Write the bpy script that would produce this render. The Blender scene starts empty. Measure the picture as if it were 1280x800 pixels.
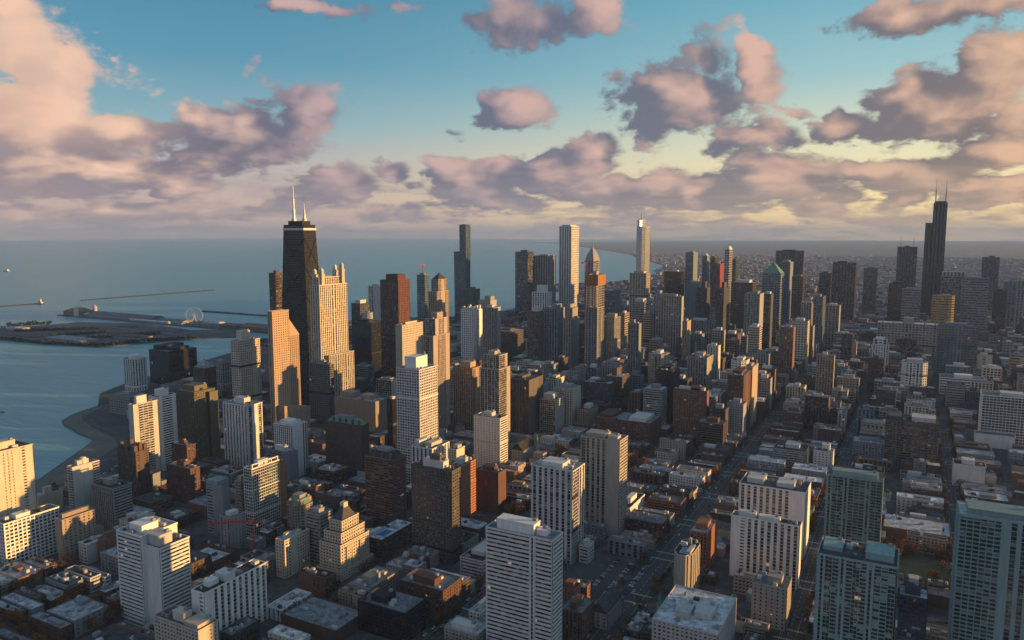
import bpy, math, random
import numpy as np
random.seed(7)
SC = bpy.context.scene
COL = SC.collection
# ---------------------------------------------------------------- camera
CAM = (-618.6, 2939.8, 329.0); AZ = math.radians(151.784); PIT = math.radians(6.541); FPX = 943.14
_s, _c = math.sin(AZ), math.cos(AZ)
FW = (_s*math.cos(PIT), _c*math.cos(PIT), -math.sin(PIT)); RT = (_c, -_s, 0.0)
UP = (_s*math.sin(PIT), _c*math.sin(PIT), math.cos(PIT))
def ray(x, y):                                   # direction through a photo pixel (1280 x 800)
    a, b = (x-640)/FPX, (400-y)/FPX
    return [FW[i] + a*RT[i] + b*UP[i] for i in range(3)]
def ground(x, y, z=0.0):
    d = ray(x, y); t = (z-CAM[2])/d[2]
    return CAM[0]+t*d[0], CAM[1]+t*d[1]
def project(E, N, z):
    v = (E-CAM[0], N-CAM[1], z-CAM[2]); w = sum(v[i]*FW[i] for i in range(3))
    return 640+FPX*sum(v[i]*RT[i] for i in range(3))/w, 400-FPX*sum(v[i]*UP[i] for i in range(3))/w, w
def solve(xl, xc, xr, yt, base, east=False):
    """near corner, left and right edge, roof row and a base (row, 'd' distance or 'h' height) -> footprint and height"""
    if isinstance(base, str):
        v = float(base[1:])
        if base[0] == 'h': E, N = ground(xc, yt, v); H = v
        else:
            r = ray(xc, yt); t = v/math.hypot(r[0], r[1]); E, N, H = CAM[0]+t*r[0], CAM[1]+t*r[1], CAM[2]+t*r[2]
    else:
        E, N = ground(xc, base)
        lo, hi = 0.0, 500.0
        for _ in range(50):
            m = (lo+hi)/2
            if project(E, N, m)[1] > yt: lo = m
            else: hi = m
        H = lo
    def along_n(x):                              # on the north face plane
        lo, hi = E-300, E+300
        for _ in range(50):
            m = (lo+hi)/2
            if project(m, N, H)[0] > x: lo = m
            else: hi = m
        return lo
    E2 = along_n(xl)
    d = math.hypot(E-CAM[0], N-CAM[1])
    if xr-xc <= 2.5 or xc > 1100:
        E1 = along_n(xr); w = E2-E1; return E1, E2, N-max(18.0, min(0.7*w, 45.0)), N, H, d
    lo, hi = 0.0, 400.0                          # west face runs south
    for _ in range(50):
        m = (lo+hi)/2
        if project(E, N-m, H)[0] < xr: lo = m
        else: hi = m
    return E, max(E2, E+10), N-min(max(lo, 14.0), 72.0), N, H, d
_cd = bpy.data.cameras.new('camera'); cam = bpy.data.objects.new('camera', _cd); COL.objects.link(cam)
cam.location = CAM
cam.rotation_euler = (math.pi/2 - PIT, 0, -AZ)
_cd.sensor_width = 36; _cd.lens = FPX/1280*36; _cd.clip_start = 1; _cd.clip_end = 120000
SC.camera = cam
SC.view_settings.view_transform = 'Standard'; SC.view_settings.look = 'None'
SC.view_settings.exposure = 0.95; SC.view_settings.gamma = 1.0
SC.view_settings.use_curve_mapping = False
SC.render.engine = 'CYCLES'
SC.cycles.use_denoising = True
SC.cycles.max_bounces = 4; SC.cycles.diffuse_bounces = 2; SC.cycles.glossy_bounces = 2
SC.cycles.transmission_bounces = 2; SC.cycles.volume_bounces = 0; SC.cycles.transparent_max_bounces = 4
SC.cycles.caustics_reflective = False; SC.cycles.caustics_refractive = False
SC.cycles.use_adaptive_sampling = True; SC.cycles.adaptive_threshold = 0.012
HAZE = 3.7e-5                                   # density of the evening air
# ---------------------------------------------------------------- sun
SUN_AZ, SUN_EL = math.radians(247), math.radians(5.2)
_sl = bpy.data.lights.new('sun', 'SUN'); sun = bpy.data.objects.new('sun', _sl); COL.objects.link(sun)
_sl.energy = 5.0; _sl.angle = math.radians(0.5); _sl.color = (1.0, 0.54, 0.18)
sun.rotation_euler = (math.pi/2 - SUN_EL, 0, math.pi - SUN_AZ)
sun.location = (-3000, 0, 900)
# ---------------------------------------------------------------- sky
world = bpy.data.worlds.new('World'); SC.world = world; world.use_nodes = True
world.cycles.sampling_method = 'MANUAL'; world.cycles.sample_map_resolution = 512
class NT:
    def __init__(s, tree): s.t = tree; s.n = tree.nodes; s.l = tree.links
    def new(s, typ, **k):
        n = s.n.new(typ)
        for a, b in k.items(): setattr(n, a, b)
        return n
    def put(s, sock, v):
        if hasattr(v, 'is_linked') or hasattr(v, 'node'): s.l.new(v, sock)
        elif isinstance(v, (tuple, list)) and sock.type == 'RGBA' and len(v) == 3: sock.default_value = (*v, 1)
        else: sock.default_value = v
    def m(s, op, a, b=None, c=None, clamp=False):
        n = s.new('ShaderNodeMath', operation=op, use_clamp=clamp)
        for i, v in enumerate((a, b, c)):
            if v is not None: s.put(n.inputs[i], v)
        return n.outputs[0]
    def ss(s, v, lo, hi, a=0.0, b=1.0, kind='SMOOTHSTEP'):
        n = s.new('ShaderNodeMapRange', interpolation_type=kind)
        for i, x in enumerate((v, lo, hi, a, b)): s.put(n.inputs[i], x)
        return n.outputs[0]
    def mix(s, f, a, b, mode='MIX'):
        n = s.new('ShaderNodeMix', data_type='RGBA', blend_type=mode)
        s.put(n.inputs[0], f); s.put(n.inputs[6], a); s.put(n.inputs[7], b)
        return n.outputs[2]
    def vec(s, x, y, z=0.0):
        n = s.new('ShaderNodeCombineXYZ')
        for i, v in enumerate((x, y, z)): s.put(n.inputs[i], v)
        return n.outputs[0]
    def sep(s, v):
        n = s.new('ShaderNodeSeparateXYZ'); s.l.new(v, n.inputs[0]); return n.outputs
    def noise(s, v, scale, detail=6, rough=.55, dist=0.0, dim='3D'):
        n = s.new('ShaderNodeTexNoise', noise_dimensions=dim)
        if v is not None: s.l.new(v, n.inputs['Vector'])
        n.inputs['Scale'].default_value = scale; n.inputs['Detail'].default_value = detail
        n.inputs['Roughness'].default_value = rough; n.inputs['Distortion'].default_value = dist
        return n.outputs[0]
    def ramp(s, f, stops, kind='LINEAR'):
        n = s.new('ShaderNodeValToRGB'); n.color_ramp.interpolation = kind
        e = n.color_ramp.elements
        while len(e) < len(stops): e.new(0.5)
        for el, (p, c) in zip(e, stops): el.position = p; el.color = (*c, 1)
        s.put(n.inputs[0], f); return n.outputs[0]
def skypos(x, y):                                 # azimuth from the view axis and elevation of a sky direction
    d = ray(x, y); a = math.atan2(d[0], d[1]) - AZ
    return (a + math.pi) % (2*math.pi) - math.pi, math.atan2(d[2], math.hypot(d[0], d[1]))
# cumulus banks: where they stand in the sky (given by photo position), half sizes in photo pixels, density
BANKS = [(30,150,110,75,1.1),(15,60,70,60,1.0),(85,85,45,45,.8),(140,160,75,35,.9),(60,200,90,40,.9),(5,5,50,30,.9),
 (290,165,92,46,1.0),(370,135,55,55,.95),(335,120,50,40,.7),(245,190,55,26,.8),(420,100,20,22,.35),
 (135,210,75,24,.85),(215,228,60,18,.6),(30,222,70,20,.7),
 (415,222,45,24,.85),(490,205,30,18,.55),(575,215,52,26,.8),(600,235,50,18,.6),
 (645,138,64,30,.9),(560,162,30,16,.6),(690,212,62,30,.85),(745,180,40,34,.75),(620,250,60,14,.5),
 (650,25,90,46,.85),(740,15,60,34,.7),(380,5,120,16,.75),(505,5,60,10,.4),
 (850,125,88,54,1.0),(880,75,40,40,.75),(950,95,34,48,.85),(800,150,55,34,.8),(890,170,60,30,.7),
 (955,168,62,28,.85),(1045,155,62,24,.9),(1000,140,30,12,.5),
 (1170,125,95,56,1.0),(1235,85,70,55,1.0),(1275,60,40,50,.8),(1120,150,55,30,.85),(1270,140,60,30,.8),
 (1120,20,120,34,.95),(1230,5,90,22,.85),(1000,50,25,12,.35),
 (965,225,75,28,.85),(1010,252,45,16,.75),(1045,240,30,14,.6),(810,225,62,28,.8),(872,235,28,22,.8),(760,240,60,18,.6),
 (1140,215,62,26,.85),(1250,188,70,18,.8),(1215,240,48,14,.7),(1120,240,40,14,.6),(1275,225,25,14,.5),(920,200,60,18,.5)]
CL_PUFF = .62
def cloud_group(det, fine):
    g = bpy.data.node_groups.new('cloud_density', 'ShaderNodeTree')
    g.interface.new_socket('az', in_out='INPUT', socket_type='NodeSocketFloat')
    g.interface.new_socket('el', in_out='INPUT', socket_type='NodeSocketFloat')
    g.interface.new_socket('density', in_out='OUTPUT', socket_type='NodeSocketFloat')
    t = NT(g); gi = t.new('NodeGroupInput'); go = t.new('NodeGroupOutput')
    az, el = gi.outputs[0], gi.outputs[1]
    q = t.m('SQRT', t.m('MAXIMUM', t.m('ADD', el, .012), 0.0))
    p = t.vec(t.m('MULTIPLY', az, 11.5), t.m('MULTIPLY', q, 15.0), 3.7)
    n1 = t.noise(p, 1.0, det, .58, .2)
    p2 = t.vec(t.m('MULTIPLY_ADD', n1, 1.3, t.m('MULTIPLY', az, 22)), t.m('MULTIPLY_ADD', n1, 1.1, t.m('MULTIPLY', q, 30)), 1.2)
    vo = t.new('ShaderNodeTexVoronoi', feature='F1', normalize=True); t.l.new(p2, vo.inputs['Vector'])   # cauliflower heads
    vo.inputs['Scale'].default_value = 1.0; vo.inputs['Detail'].default_value = 3.5 if fine == 1 else 1.2; vo.inputs['Roughness'].default_value = .55; vo.inputs['Lacunarity'].default_value = 2.3
    n2 = t.m('SUBTRACT', .95, t.m('MULTIPLY', vo.outputs['Distance'], 1.25))
    # warp the banks so that their outlines billow
    w = t.m('MULTIPLY', t.m('SUBTRACT', n1, .5), .10); w2 = t.m('MULTIPLY', t.m('SUBTRACT', n2, .5), .03)
    azw = t.m('ADD', az, w); elw = t.m('ADD', el, t.m('ADD', t.m('MULTIPLY', w, -.35), w2))
    acc = None
    for (x, y, rx, ry, s) in BANKS:
        a0, e0 = skypos(x, y); ax = abs(skypos(x+rx, y)[0]-skypos(x-rx, y)[0])/2; ey = abs(skypos(x, y-ry)[1]-skypos(x, y+ry)[1])/2
        dx = t.m('MULTIPLY_ADD', azw, 1/ax, -a0/ax); dy = t.m('MULTIPLY_ADD', elw, 1/ey, -e0/ey)
        r2 = t.m('MULTIPLY_ADD', dx, dx, t.m('MULTIPLY', dy, dy))
        b = t.m('MULTIPLY', t.m('EXPONENT', t.m('MULTIPLY', r2, -1.05)), s)
        acc = b if acc is None else t.m('SMOOTH_MAX', acc, b, .12)
    low = t.m('MULTIPLY', t.ss(el, .12, .05), .31)                   # broken low deck towards the horizon
    behind = t.m('MULTIPLY', t.ss(t.m('ABSOLUTE', az), .75, 1.2), .22)   # scattered cloud outside the view
    d = t.m('ADD', acc, t.m('ADD', low, behind))
    d = t.m('ADD', d, t.m('MULTIPLY', t.m('SUBTRACT', n1, .5), 1.65))
    d = t.m('ADD', d, t.m('MULTIPLY', t.m('SUBTRACT', n2, .56), CL_PUFF if fine == 1 else CL_PUFF*.75))
    t.l.new(d, go.inputs[0])
    return g
def build_sky():
    t = NT(world.node_tree); t.n.clear()
    out = t.new('ShaderNodeOutputWorld'); bg = t.new('ShaderNodeBackground')
    tc = t.new('ShaderNodeTexCoord')
    x, y, z = t.sep(tc.outputs['Generated'])
    ca, sa = math.cos(AZ), math.sin(AZ)
    fx = t.m('MULTIPLY_ADD', x, ca, t.m('MULTIPLY', y, -sa))          # right of the view axis
    fy = t.m('MULTIPLY_ADD', x, sa, t.m('MULTIPLY', y, ca))           # along it
    az = t.m('ARCTAN2', fx, fy)
    el = t.m('ARCTAN2', z, t.m('SQRT', t.m('MULTIPLY_ADD', x, x, t.m('MULTIPLY', y, y))))
    ns = t.new('ShaderNodeTexSky', sky_type='NISHITA')
    ns.sun_disc = False; ns.sun_elevation = SUN_EL; ns.sun_rotation = SUN_AZ
    ns.altitude = 300; ns.air_density = 1.0; ns.dust_density = 1.6; ns.ozone_density = 2.0
    K = 1/0.1/1.80                                                          # colours below are radiances; the background runs at 0.1
    sc = lambda c: tuple(v*K for v in c)
    # clear air: Nishita deepened to the evening teal, warm towards the sun
    e = t.ss(el, 0.0, .34, kind='LINEAR')
    left = t.ramp(e, [(0, (.54,.40,.40)), (.10, (.62,.45,.41)), (.25, (.52,.46,.45)), (.40, (.25,.42,.49)), (.62, (.095,.30,.43)), (1, (.05,.20,.32))])
    right = t.ramp(e, [(0, (.92,.62,.36)), (.10, (1.15,.86,.42)), (.30, (.86,.80,.52)), (.55, (.36,.58,.60)), (.85, (.15,.42,.54)), (1, (.10,.33,.47))])
    clear = t.mix(t.ss(az, -.40, .50), left, right)
    # away from the sunset the evening sky is a dull blue grey
    rear = t.m('MULTIPLY', t.ss(t.m('ABSOLUTE', az), .70, 1.5), t.m('SUBTRACT', 1.0, t.m('MULTIPLY', t.ss(t.m('ABSOLUTE', t.m('SUBTRACT', az, 1.45)), .75, .1), .75)))
    clear = t.mix(rear, clear, t.ramp(e, [(0, (.27,.37,.52)), (.4, (.24,.39,.58)), (1, (.16,.32,.53))]))
    up = t.ss(el, .30, .75)
    glow = t.mix(1.0, clear, sc((1,1,1)), 'MULTIPLY')
    sky = t.mix(t.m('ADD', .15, t.m('MULTIPLY', up, .35)), glow, ns.outputs[0])
    # clouds
    g1 = cloud_group(9, 1); g2 = cloud_group(2.4, .25)
    def dens(da, de, g):
        n = t.new('ShaderNodeGroup'); n.node_tree = g
        t.put(n.inputs[0], t.m('ADD', az, da)); t.put(n.inputs[1], t.m('ADD', el, de)); return n.outputs[0]
    d0 = dens(0, 0, g1); s0 = dens(0, 0, g2); s1 = dens(.040, .014, g2)
    mask = t.ss(d0, .30, .56)
    thick = t.ss(d0, .40, 1.15)
    lit = t.m('MULTIPLY_ADD', t.m('SUBTRACT', s0, s1), 1.05, .27)
    lit = t.m('ADD', lit, t.m('MULTIPLY', t.m('SUBTRACT', d0, s0), .7), clamp=True)
    a = t.ss(az, -.62, .62, kind='LINEAR')
    shadow = t.ramp(a, [(0, (.30,.235,.26)), (.2, (.15,.14,.20)), (.5, (.135,.145,.21)), (.75, (.15,.15,.195)), (1, (.20,.15,.155))])
    bright = t.ramp(a, [(0, (.98,.62,.42)), (.17, (.92,.60,.44)), (.28, (.58,.40,.38)), (.55, (.64,.42,.37)), (.75, (.72,.45,.35)), (1, (.76,.47,.31))])
    cl = t.mix(t.ss(lit, .04, 1.12), shadow, bright)
    cl = t.mix(t.m('MULTIPLY', t.ss(t.m('ABSOLUTE', az), .70, 1.3), .8), cl, (.15,.16,.19))
    # the big bank far to the left faces the sun
    face = t.m('MULTIPLY', t.ss(az, -.36, -.52), t.ss(el, .075, .15))
    cl = t.mix(t.m('MULTIPLY', face, .62), cl, t.mix(t.ss(d0, .5, 1.4), (.92,.60,.42), (.80,.47,.36)))
    lowhaze = t.ss(el, .10, .005)
    veil = t.ramp(a, [(0, (.44,.36,.37)), (.45, (.50,.41,.40)), (.75, (.66,.49,.35)), (1, (.74,.51,.32))])
    cl = t.mix(t.m('MULTIPLY', lowhaze, .34), cl, veil)
    fin = t.mix(t.m('MULTIPLY', mask, .95), sky, t.mix(1.0, cl, sc((1,1,1)), 'MULTIPLY'))
    # thin layered stratus low over the horizon
    st = t.noise(t.vec(t.m('MULTIPLY', az, 5.5), t.m('MULTIPLY', el, 62), 8.0), 1.0, 6, .6, .5)
    sm = t.m('MULTIPLY', t.m('MULTIPLY', t.ss(st, .44, .62), t.ss(el, .105, .03)), t.ss(el, -.002, .006))
    fin = t.mix(t.m('MULTIPLY', sm, .55), fin, t.mix(1.0, t.ramp(a, [(0, (.33,.27,.29)), (.5, (.33,.28,.30)), (.8, (.46,.34,.28)), (1, (.56,.38,.26))]), sc((1,1,1)), 'MULTIPLY'))
    below = t.ss(el, -.004, -.03)
    fin = t.mix(below, fin, sc((.10,.10,.11)))
    t.l.new(fin, bg.inputs[0]); bg.inputs[1].default_value = 0.1
    t.l.new(bg.outputs[0], out.inputs[0])
build_sky()
# ---------------------------------------------------------------- materials
MATS = {}
def newmat(name):
    m = bpy.data.materials.new(name); m.use_nodes = True; MATS[name] = m
    t = NT(m.node_tree); b = m.node_tree.nodes['Principled BSDF']
    return m, t, b
def wallmat(name, col, rough=.85, var=.22, streak=.30, spec=.25):
    m, t, b = newmat(name)
    tc = t.new('ShaderNodeTexCoord'); oi = t.new('ShaderNodeObjectInfo'); geo = t.new('ShaderNodeNewGeometry')
    mp = t.new('ShaderNodeMapping'); mp.inputs['Scale'].default_value = (.35, .35, .045); t.l.new(geo.outputs['Position'], mp.inputs[0])
    n1 = t.noise(mp.outputs[0], 1.0, 5, .6)
    n2 = t.noise(geo.outputs['Position'], .9, 3, .6)
    f = t.m('MULTIPLY_ADD', t.m('SUBTRACT', n1, .5), streak*2, 1.0)
    f = t.m('MULTIPLY', f, t.m('MULTIPLY_ADD', t.m('SUBTRACT', n2, .5), .22, 1.0))
    f = t.m('MULTIPLY', f, t.m('MULTIPLY_ADD', oi.outputs['Random'], var, 1-var/2))
    t.l.new(t.mix(1.0, (*col, 1), t.vec(f, f, f), 'MULTIPLY'), b.inputs['Base Color'])
    b.inputs['Roughness'].default_value = rough; b.inputs['Specular IOR Level'].default_value = spec
    return m
def roofmat(name, col):                            # felt in lapped strips, patches, puddle stains
    m, t, b = newmat(name)
    geo = t.new('ShaderNodeNewGeometry'); oi = t.new('ShaderNodeObjectInfo'); P = geo.outputs['Position']
    vo = t.new('ShaderNodeTexVoronoi', distance='CHEBYCHEV'); vo.inputs['Scale'].default_value = .16; t.l.new(P, vo.inputs['Vector'])
    patch = t.sep(vo.outputs['Color'])[0]; n = t.noise(P, .22, 6, .65, .6); n2 = t.noise(P, 1.6, 3, .6)
    f = t.m('MULTIPLY', t.ss(patch, .55, 1.0, 1.0, .6, 'LINEAR'), t.ss(n, .34, .62, .58, 1.18))
    f = t.m('MULTIPLY', f, t.m('MULTIPLY_ADD', n2, .5, .75)); f = t.m('MULTIPLY', f, t.m('MULTIPLY_ADD', oi.outputs['Random'], .5, .75))
    t.l.new(t.mix(1.0, (*col, 1), t.vec(f, f, f), 'MULTIPLY'), b.inputs['Base Color']); b.inputs['Roughness'].default_value = .9; b.inputs['Specular IOR Level'].default_value = .2
    return m
WALLS = dict(cream=(.52,.46,.36), offwhite=(.52,.50,.46), white=(.66,.64,.60), tan=(.33,.265,.20), beige=(.40,.365,.31), greybeige=(.29,.285,.27),
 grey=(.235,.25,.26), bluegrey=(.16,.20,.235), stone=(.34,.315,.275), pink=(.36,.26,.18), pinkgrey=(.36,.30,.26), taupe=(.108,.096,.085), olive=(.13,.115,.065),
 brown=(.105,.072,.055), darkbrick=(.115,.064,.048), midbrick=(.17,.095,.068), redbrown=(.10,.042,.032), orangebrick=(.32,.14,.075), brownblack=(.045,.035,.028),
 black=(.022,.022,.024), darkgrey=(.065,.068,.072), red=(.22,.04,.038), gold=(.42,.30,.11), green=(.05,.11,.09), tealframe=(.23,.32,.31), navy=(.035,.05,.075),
 hancock=(.018,.016,.015), copper=(.13,.27,.21), orangenet=(.33,.15,.05), steel=(.30,.31,.32), silver=(.48,.49,.48), masthead=(.75,.74,.72), cranered=(.55,.05,.06),
 greyroof=(.20,.21,.22), darkroof=(.055,.055,.058), paleroof=(.42,.43,.45), whiteroof=(.62,.62,.63), tarroof=(.10,.10,.105), brickroof=(.20,.15,.125), rust=(.30,.14,.07), brick_dust=(.16,.13,.11))
for k, c in WALLS.items():
    roofy = 'roof' in k
    if roofy: roofmat(k, c)
    else: wallmat(k, c, .8, .3, .34)
GLASS_ = 1
def glassmat(name, dark, mid, pale, pmid=.62, ppale=.86, rough=.14, lit=.9975, metallic=0.0):
    m, t, b = newmat(name)
    uv = t.new('ShaderNodeTexCoord'); oi = t.new('ShaderNodeObjectInfo')
    u, v, _ = t.sep(uv.outputs['UV'])
    cell = t.vec(t.m('FLOOR', u), t.m('FLOOR', v), t.m('MULTIPLY', oi.outputs['Random'], 91.0))
    w = t.new('ShaderNodeTexWhiteNoise', noise_dimensions='3D'); t.l.new(cell, w.inputs['Vector'])
    r = w.outputs['Value']
    blot = t.noise(t.vec(t.m('MULTIPLY', u, .13), t.m('MULTIPLY', v, .13), t.m('MULTIPLY', oi.outputs['Random'], 40)), 1.0, 3, .5)
    r2 = t.m('ADD', r, t.m('MULTIPLY', t.m('SUBTRACT', blot, .5), .5), clamp=True)
    c = t.ramp(r2, [(0, dark), (pmid, mid), (ppale, pale)], 'CONSTANT')
    t.l.new(c, b.inputs['Base Color']); b.inputs['Roughness'].default_value = rough; b.inputs['Metallic'].default_value = metallic
    b.inputs['IOR'].default_value = 1.75
    lv = t.m('GREATER_THAN', r, lit)
    b.inputs['Emission Color'].default_value = (1, .62, .28, 1)
    t.l.new(t.m('MULTIPLY', lv, .16), b.inputs['Emission Strength'])
    return m
glassmat('glass', (.018,.021,.025), (.045,.05,.055), (.23,.215,.19), .58, .82)
glassmat('blackglass', (.010,.011,.013), (.016,.018,.022), (.05,.05,.055), .7, .93)
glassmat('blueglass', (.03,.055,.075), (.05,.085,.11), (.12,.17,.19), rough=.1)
glassmat('greenglass', (.018,.034,.032), (.035,.065,.058), (.13,.17,.13), .55, .88, .1)
glassmat('tealglass', (.014,.03,.032), (.04,.085,.085), (.16,.25,.24), .55, .84, .12)
glassmat('paneglass', (.012,.022,.024), (.03,.055,.055), (.25,.38,.34), .55, .80, .12)
glassmat('navyglass', (.014,.022,.036), (.026,.042,.062), (.22,.32,.36), .62, .93, .12)
glassmat('mirrorglass', (.40,.42,.42), (.50,.51,.49), (.60,.59,.54), rough=.3, metallic=.85, lit=2.0)
glassmat('warmglass', (.05,.042,.030), (.075,.062,.045), (.15,.13,.10), rough=.22, metallic=.35)
def plain(name, col, rough=.6, metallic=0.0):
    m, t, b = newmat(name); b.inputs['Base Color'].default_value = (*col, 1)
    b.inputs['Roughness'].default_value = rough; b.inputs['Metallic'].default_value = metallic; return m
plain('poolwater', (.03,.20,.38), .08); plain('carglass', (.02,.02,.025), .1); plain('rubber', (.02,.02,.02), .9)
for k, c in dict(carwhite=(.62,.62,.62), carblack=(.02,.02,.022), carsilver=(.34,.35,.36), carred=(.30,.03,.03), carblue=(.04,.08,.20)).items(): plain(k, c, .3)
plain('hull', (.5,.5,.5), .5); plain('rock', (.05,.047,.045), .95); plain('bark', (.06,.045,.035), .95); plain('paint', (.5,.5,.48), .7)
def leafmat(name, c1, c2):
    m, t, b = newmat(name)
    geo = t.new('ShaderNodeNewGeometry'); oi = t.new('ShaderNodeObjectInfo')
    n = t.noise(geo.outputs['Position'], .5, 2); f = t.m('MULTIPLY_ADD', oi.outputs['Random'], .6, t.m('MULTIPLY', n, .5), clamp=True)
    t.l.new(t.mix(f, c1, c2), b.inputs['Base Color']); b.inputs['Roughness'].default_value = .9; b.inputs['Specular IOR Level'].default_value = .1
leafmat('autumnleaf', (.20,.075,.025), (.26,.13,.05)); leafmat('drableaf', (.07,.058,.040), (.11,.085,.055)); leafmat('evergreen', (.02,.035,.018), (.035,.05,.025))
def groundmats():
    m, t, b = newmat('land')
    geo = t.new('ShaderNodeNewGeometry')
    vo = t.new('ShaderNodeTexVoronoi'); vo.inputs['Scale'].default_value = .012; t.l.new(geo.outputs['Position'], vo.inputs['Vector'])
    n = t.noise(geo.outputs['Position'], .0012, 8, .65); v = t.sep(vo.outputs['Color'])[0]
    n2 = t.noise(geo.outputs['Position'], .03, 4, .6)
    c = t.ramp(t.m('MULTIPLY_ADD', v, .55, t.m('MULTIPLY', n, .5), clamp=True), [(0, (.035,.035,.03)), (.4, (.07,.06,.05)), (.62, (.11,.085,.07)), (.8, (.13,.12,.115)), (1, (.25,.25,.25))])
    t.l.new(t.mix(t.m('MULTIPLY', n2, .5), c, (.05,.048,.046)), b.inputs['Base Color']); b.inputs['Roughness'].default_value = .95
    m, t, b = newmat('asphalt')
    geo = t.new('ShaderNodeNewGeometry'); n = t.noise(geo.outputs['Position'], .25, 6, .65); n3 = t.noise(geo.outputs['Position'], .02, 3)
    t.l.new(t.ramp(t.m('MULTIPLY_ADD', n3, .5, t.m('MULTIPLY', n, .5)), [(.3, (.035,.035,.038)), (.7, (.075,.074,.074))]), b.inputs['Base Color']); b.inputs['Roughness'].default_value = .85
    m, t, b = newmat('paving')
    geo = t.new('ShaderNodeNewGeometry'); n = t.noise(geo.outputs['Position'], .06, 7, .7)
    t.l.new(t.ramp(n, [(.3, (.035,.035,.034)), (.5, (.072,.073,.073)), (.7, (.14,.14,.14))]), b.inputs['Base Color']); b.inputs['Roughness'].default_value = .95
    m, t, b = newmat('grass')
    geo = t.new('ShaderNodeNewGeometry'); n = t.noise(geo.outputs['Position'], .08, 7, .7)
    t.l.new(t.ramp(n, [(.3, (.05,.055,.02)), (.5, (.085,.085,.03)), (.7, (.14,.11,.055))]), b.inputs['Base Color']); b.inputs['Roughness'].default_value = .95
    m, t, b = newmat('sand')
    geo = t.new('ShaderNodeNewGeometry'); n = t.noise(geo.outputs['Position'], .03, 7, .7)
    t.l.new(t.ramp(n, [(.3, (.11,.095,.08)), (.7, (.20,.17,.14))]), b.inputs['Base Color']); b.inputs['Roughness'].default_value = .95
    m, t, b = newmat('lake')
    geo = t.new('ShaderNodeNewGeometry')
    mp = t.new('ShaderNodeMapping'); mp.inputs['Rotation'].default_value = (0, 0, math.radians(35)); mp.inputs['Scale'].default_value = (.012, .045, 1); t.l.new(geo.outputs['Position'], mp.inputs[0])
    n1 = t.noise(mp.outputs[0], 1.0, 6, .6, .4); n2 = t.noise(geo.outputs['Position'], .35, 3, .6)
    big = t.noise(geo.outputs['Position'], .0004, 3, .5)
    bp = t.new('ShaderNodeBump'); bp.inputs['Strength'].default_value = 1.0; bp.inputs['Distance'].default_value = 4.5
    t.l.new(t.m('MULTIPLY_ADD', n1, 1.0, t.m('MULTIPLY', n2, .12)), bp.inputs['Height']); t.l.new(bp.outputs[0], b.inputs['Normal'])
    t.l.new(t.mix(big, (.13,.34,.37), (.17,.41,.43)), b.inputs['Base Color'])
    b.inputs['Roughness'].default_value = .3; b.inputs['IOR'].default_value = 1.33; b.inputs['Specular IOR Level'].default_value = .25
groundmats()
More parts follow.
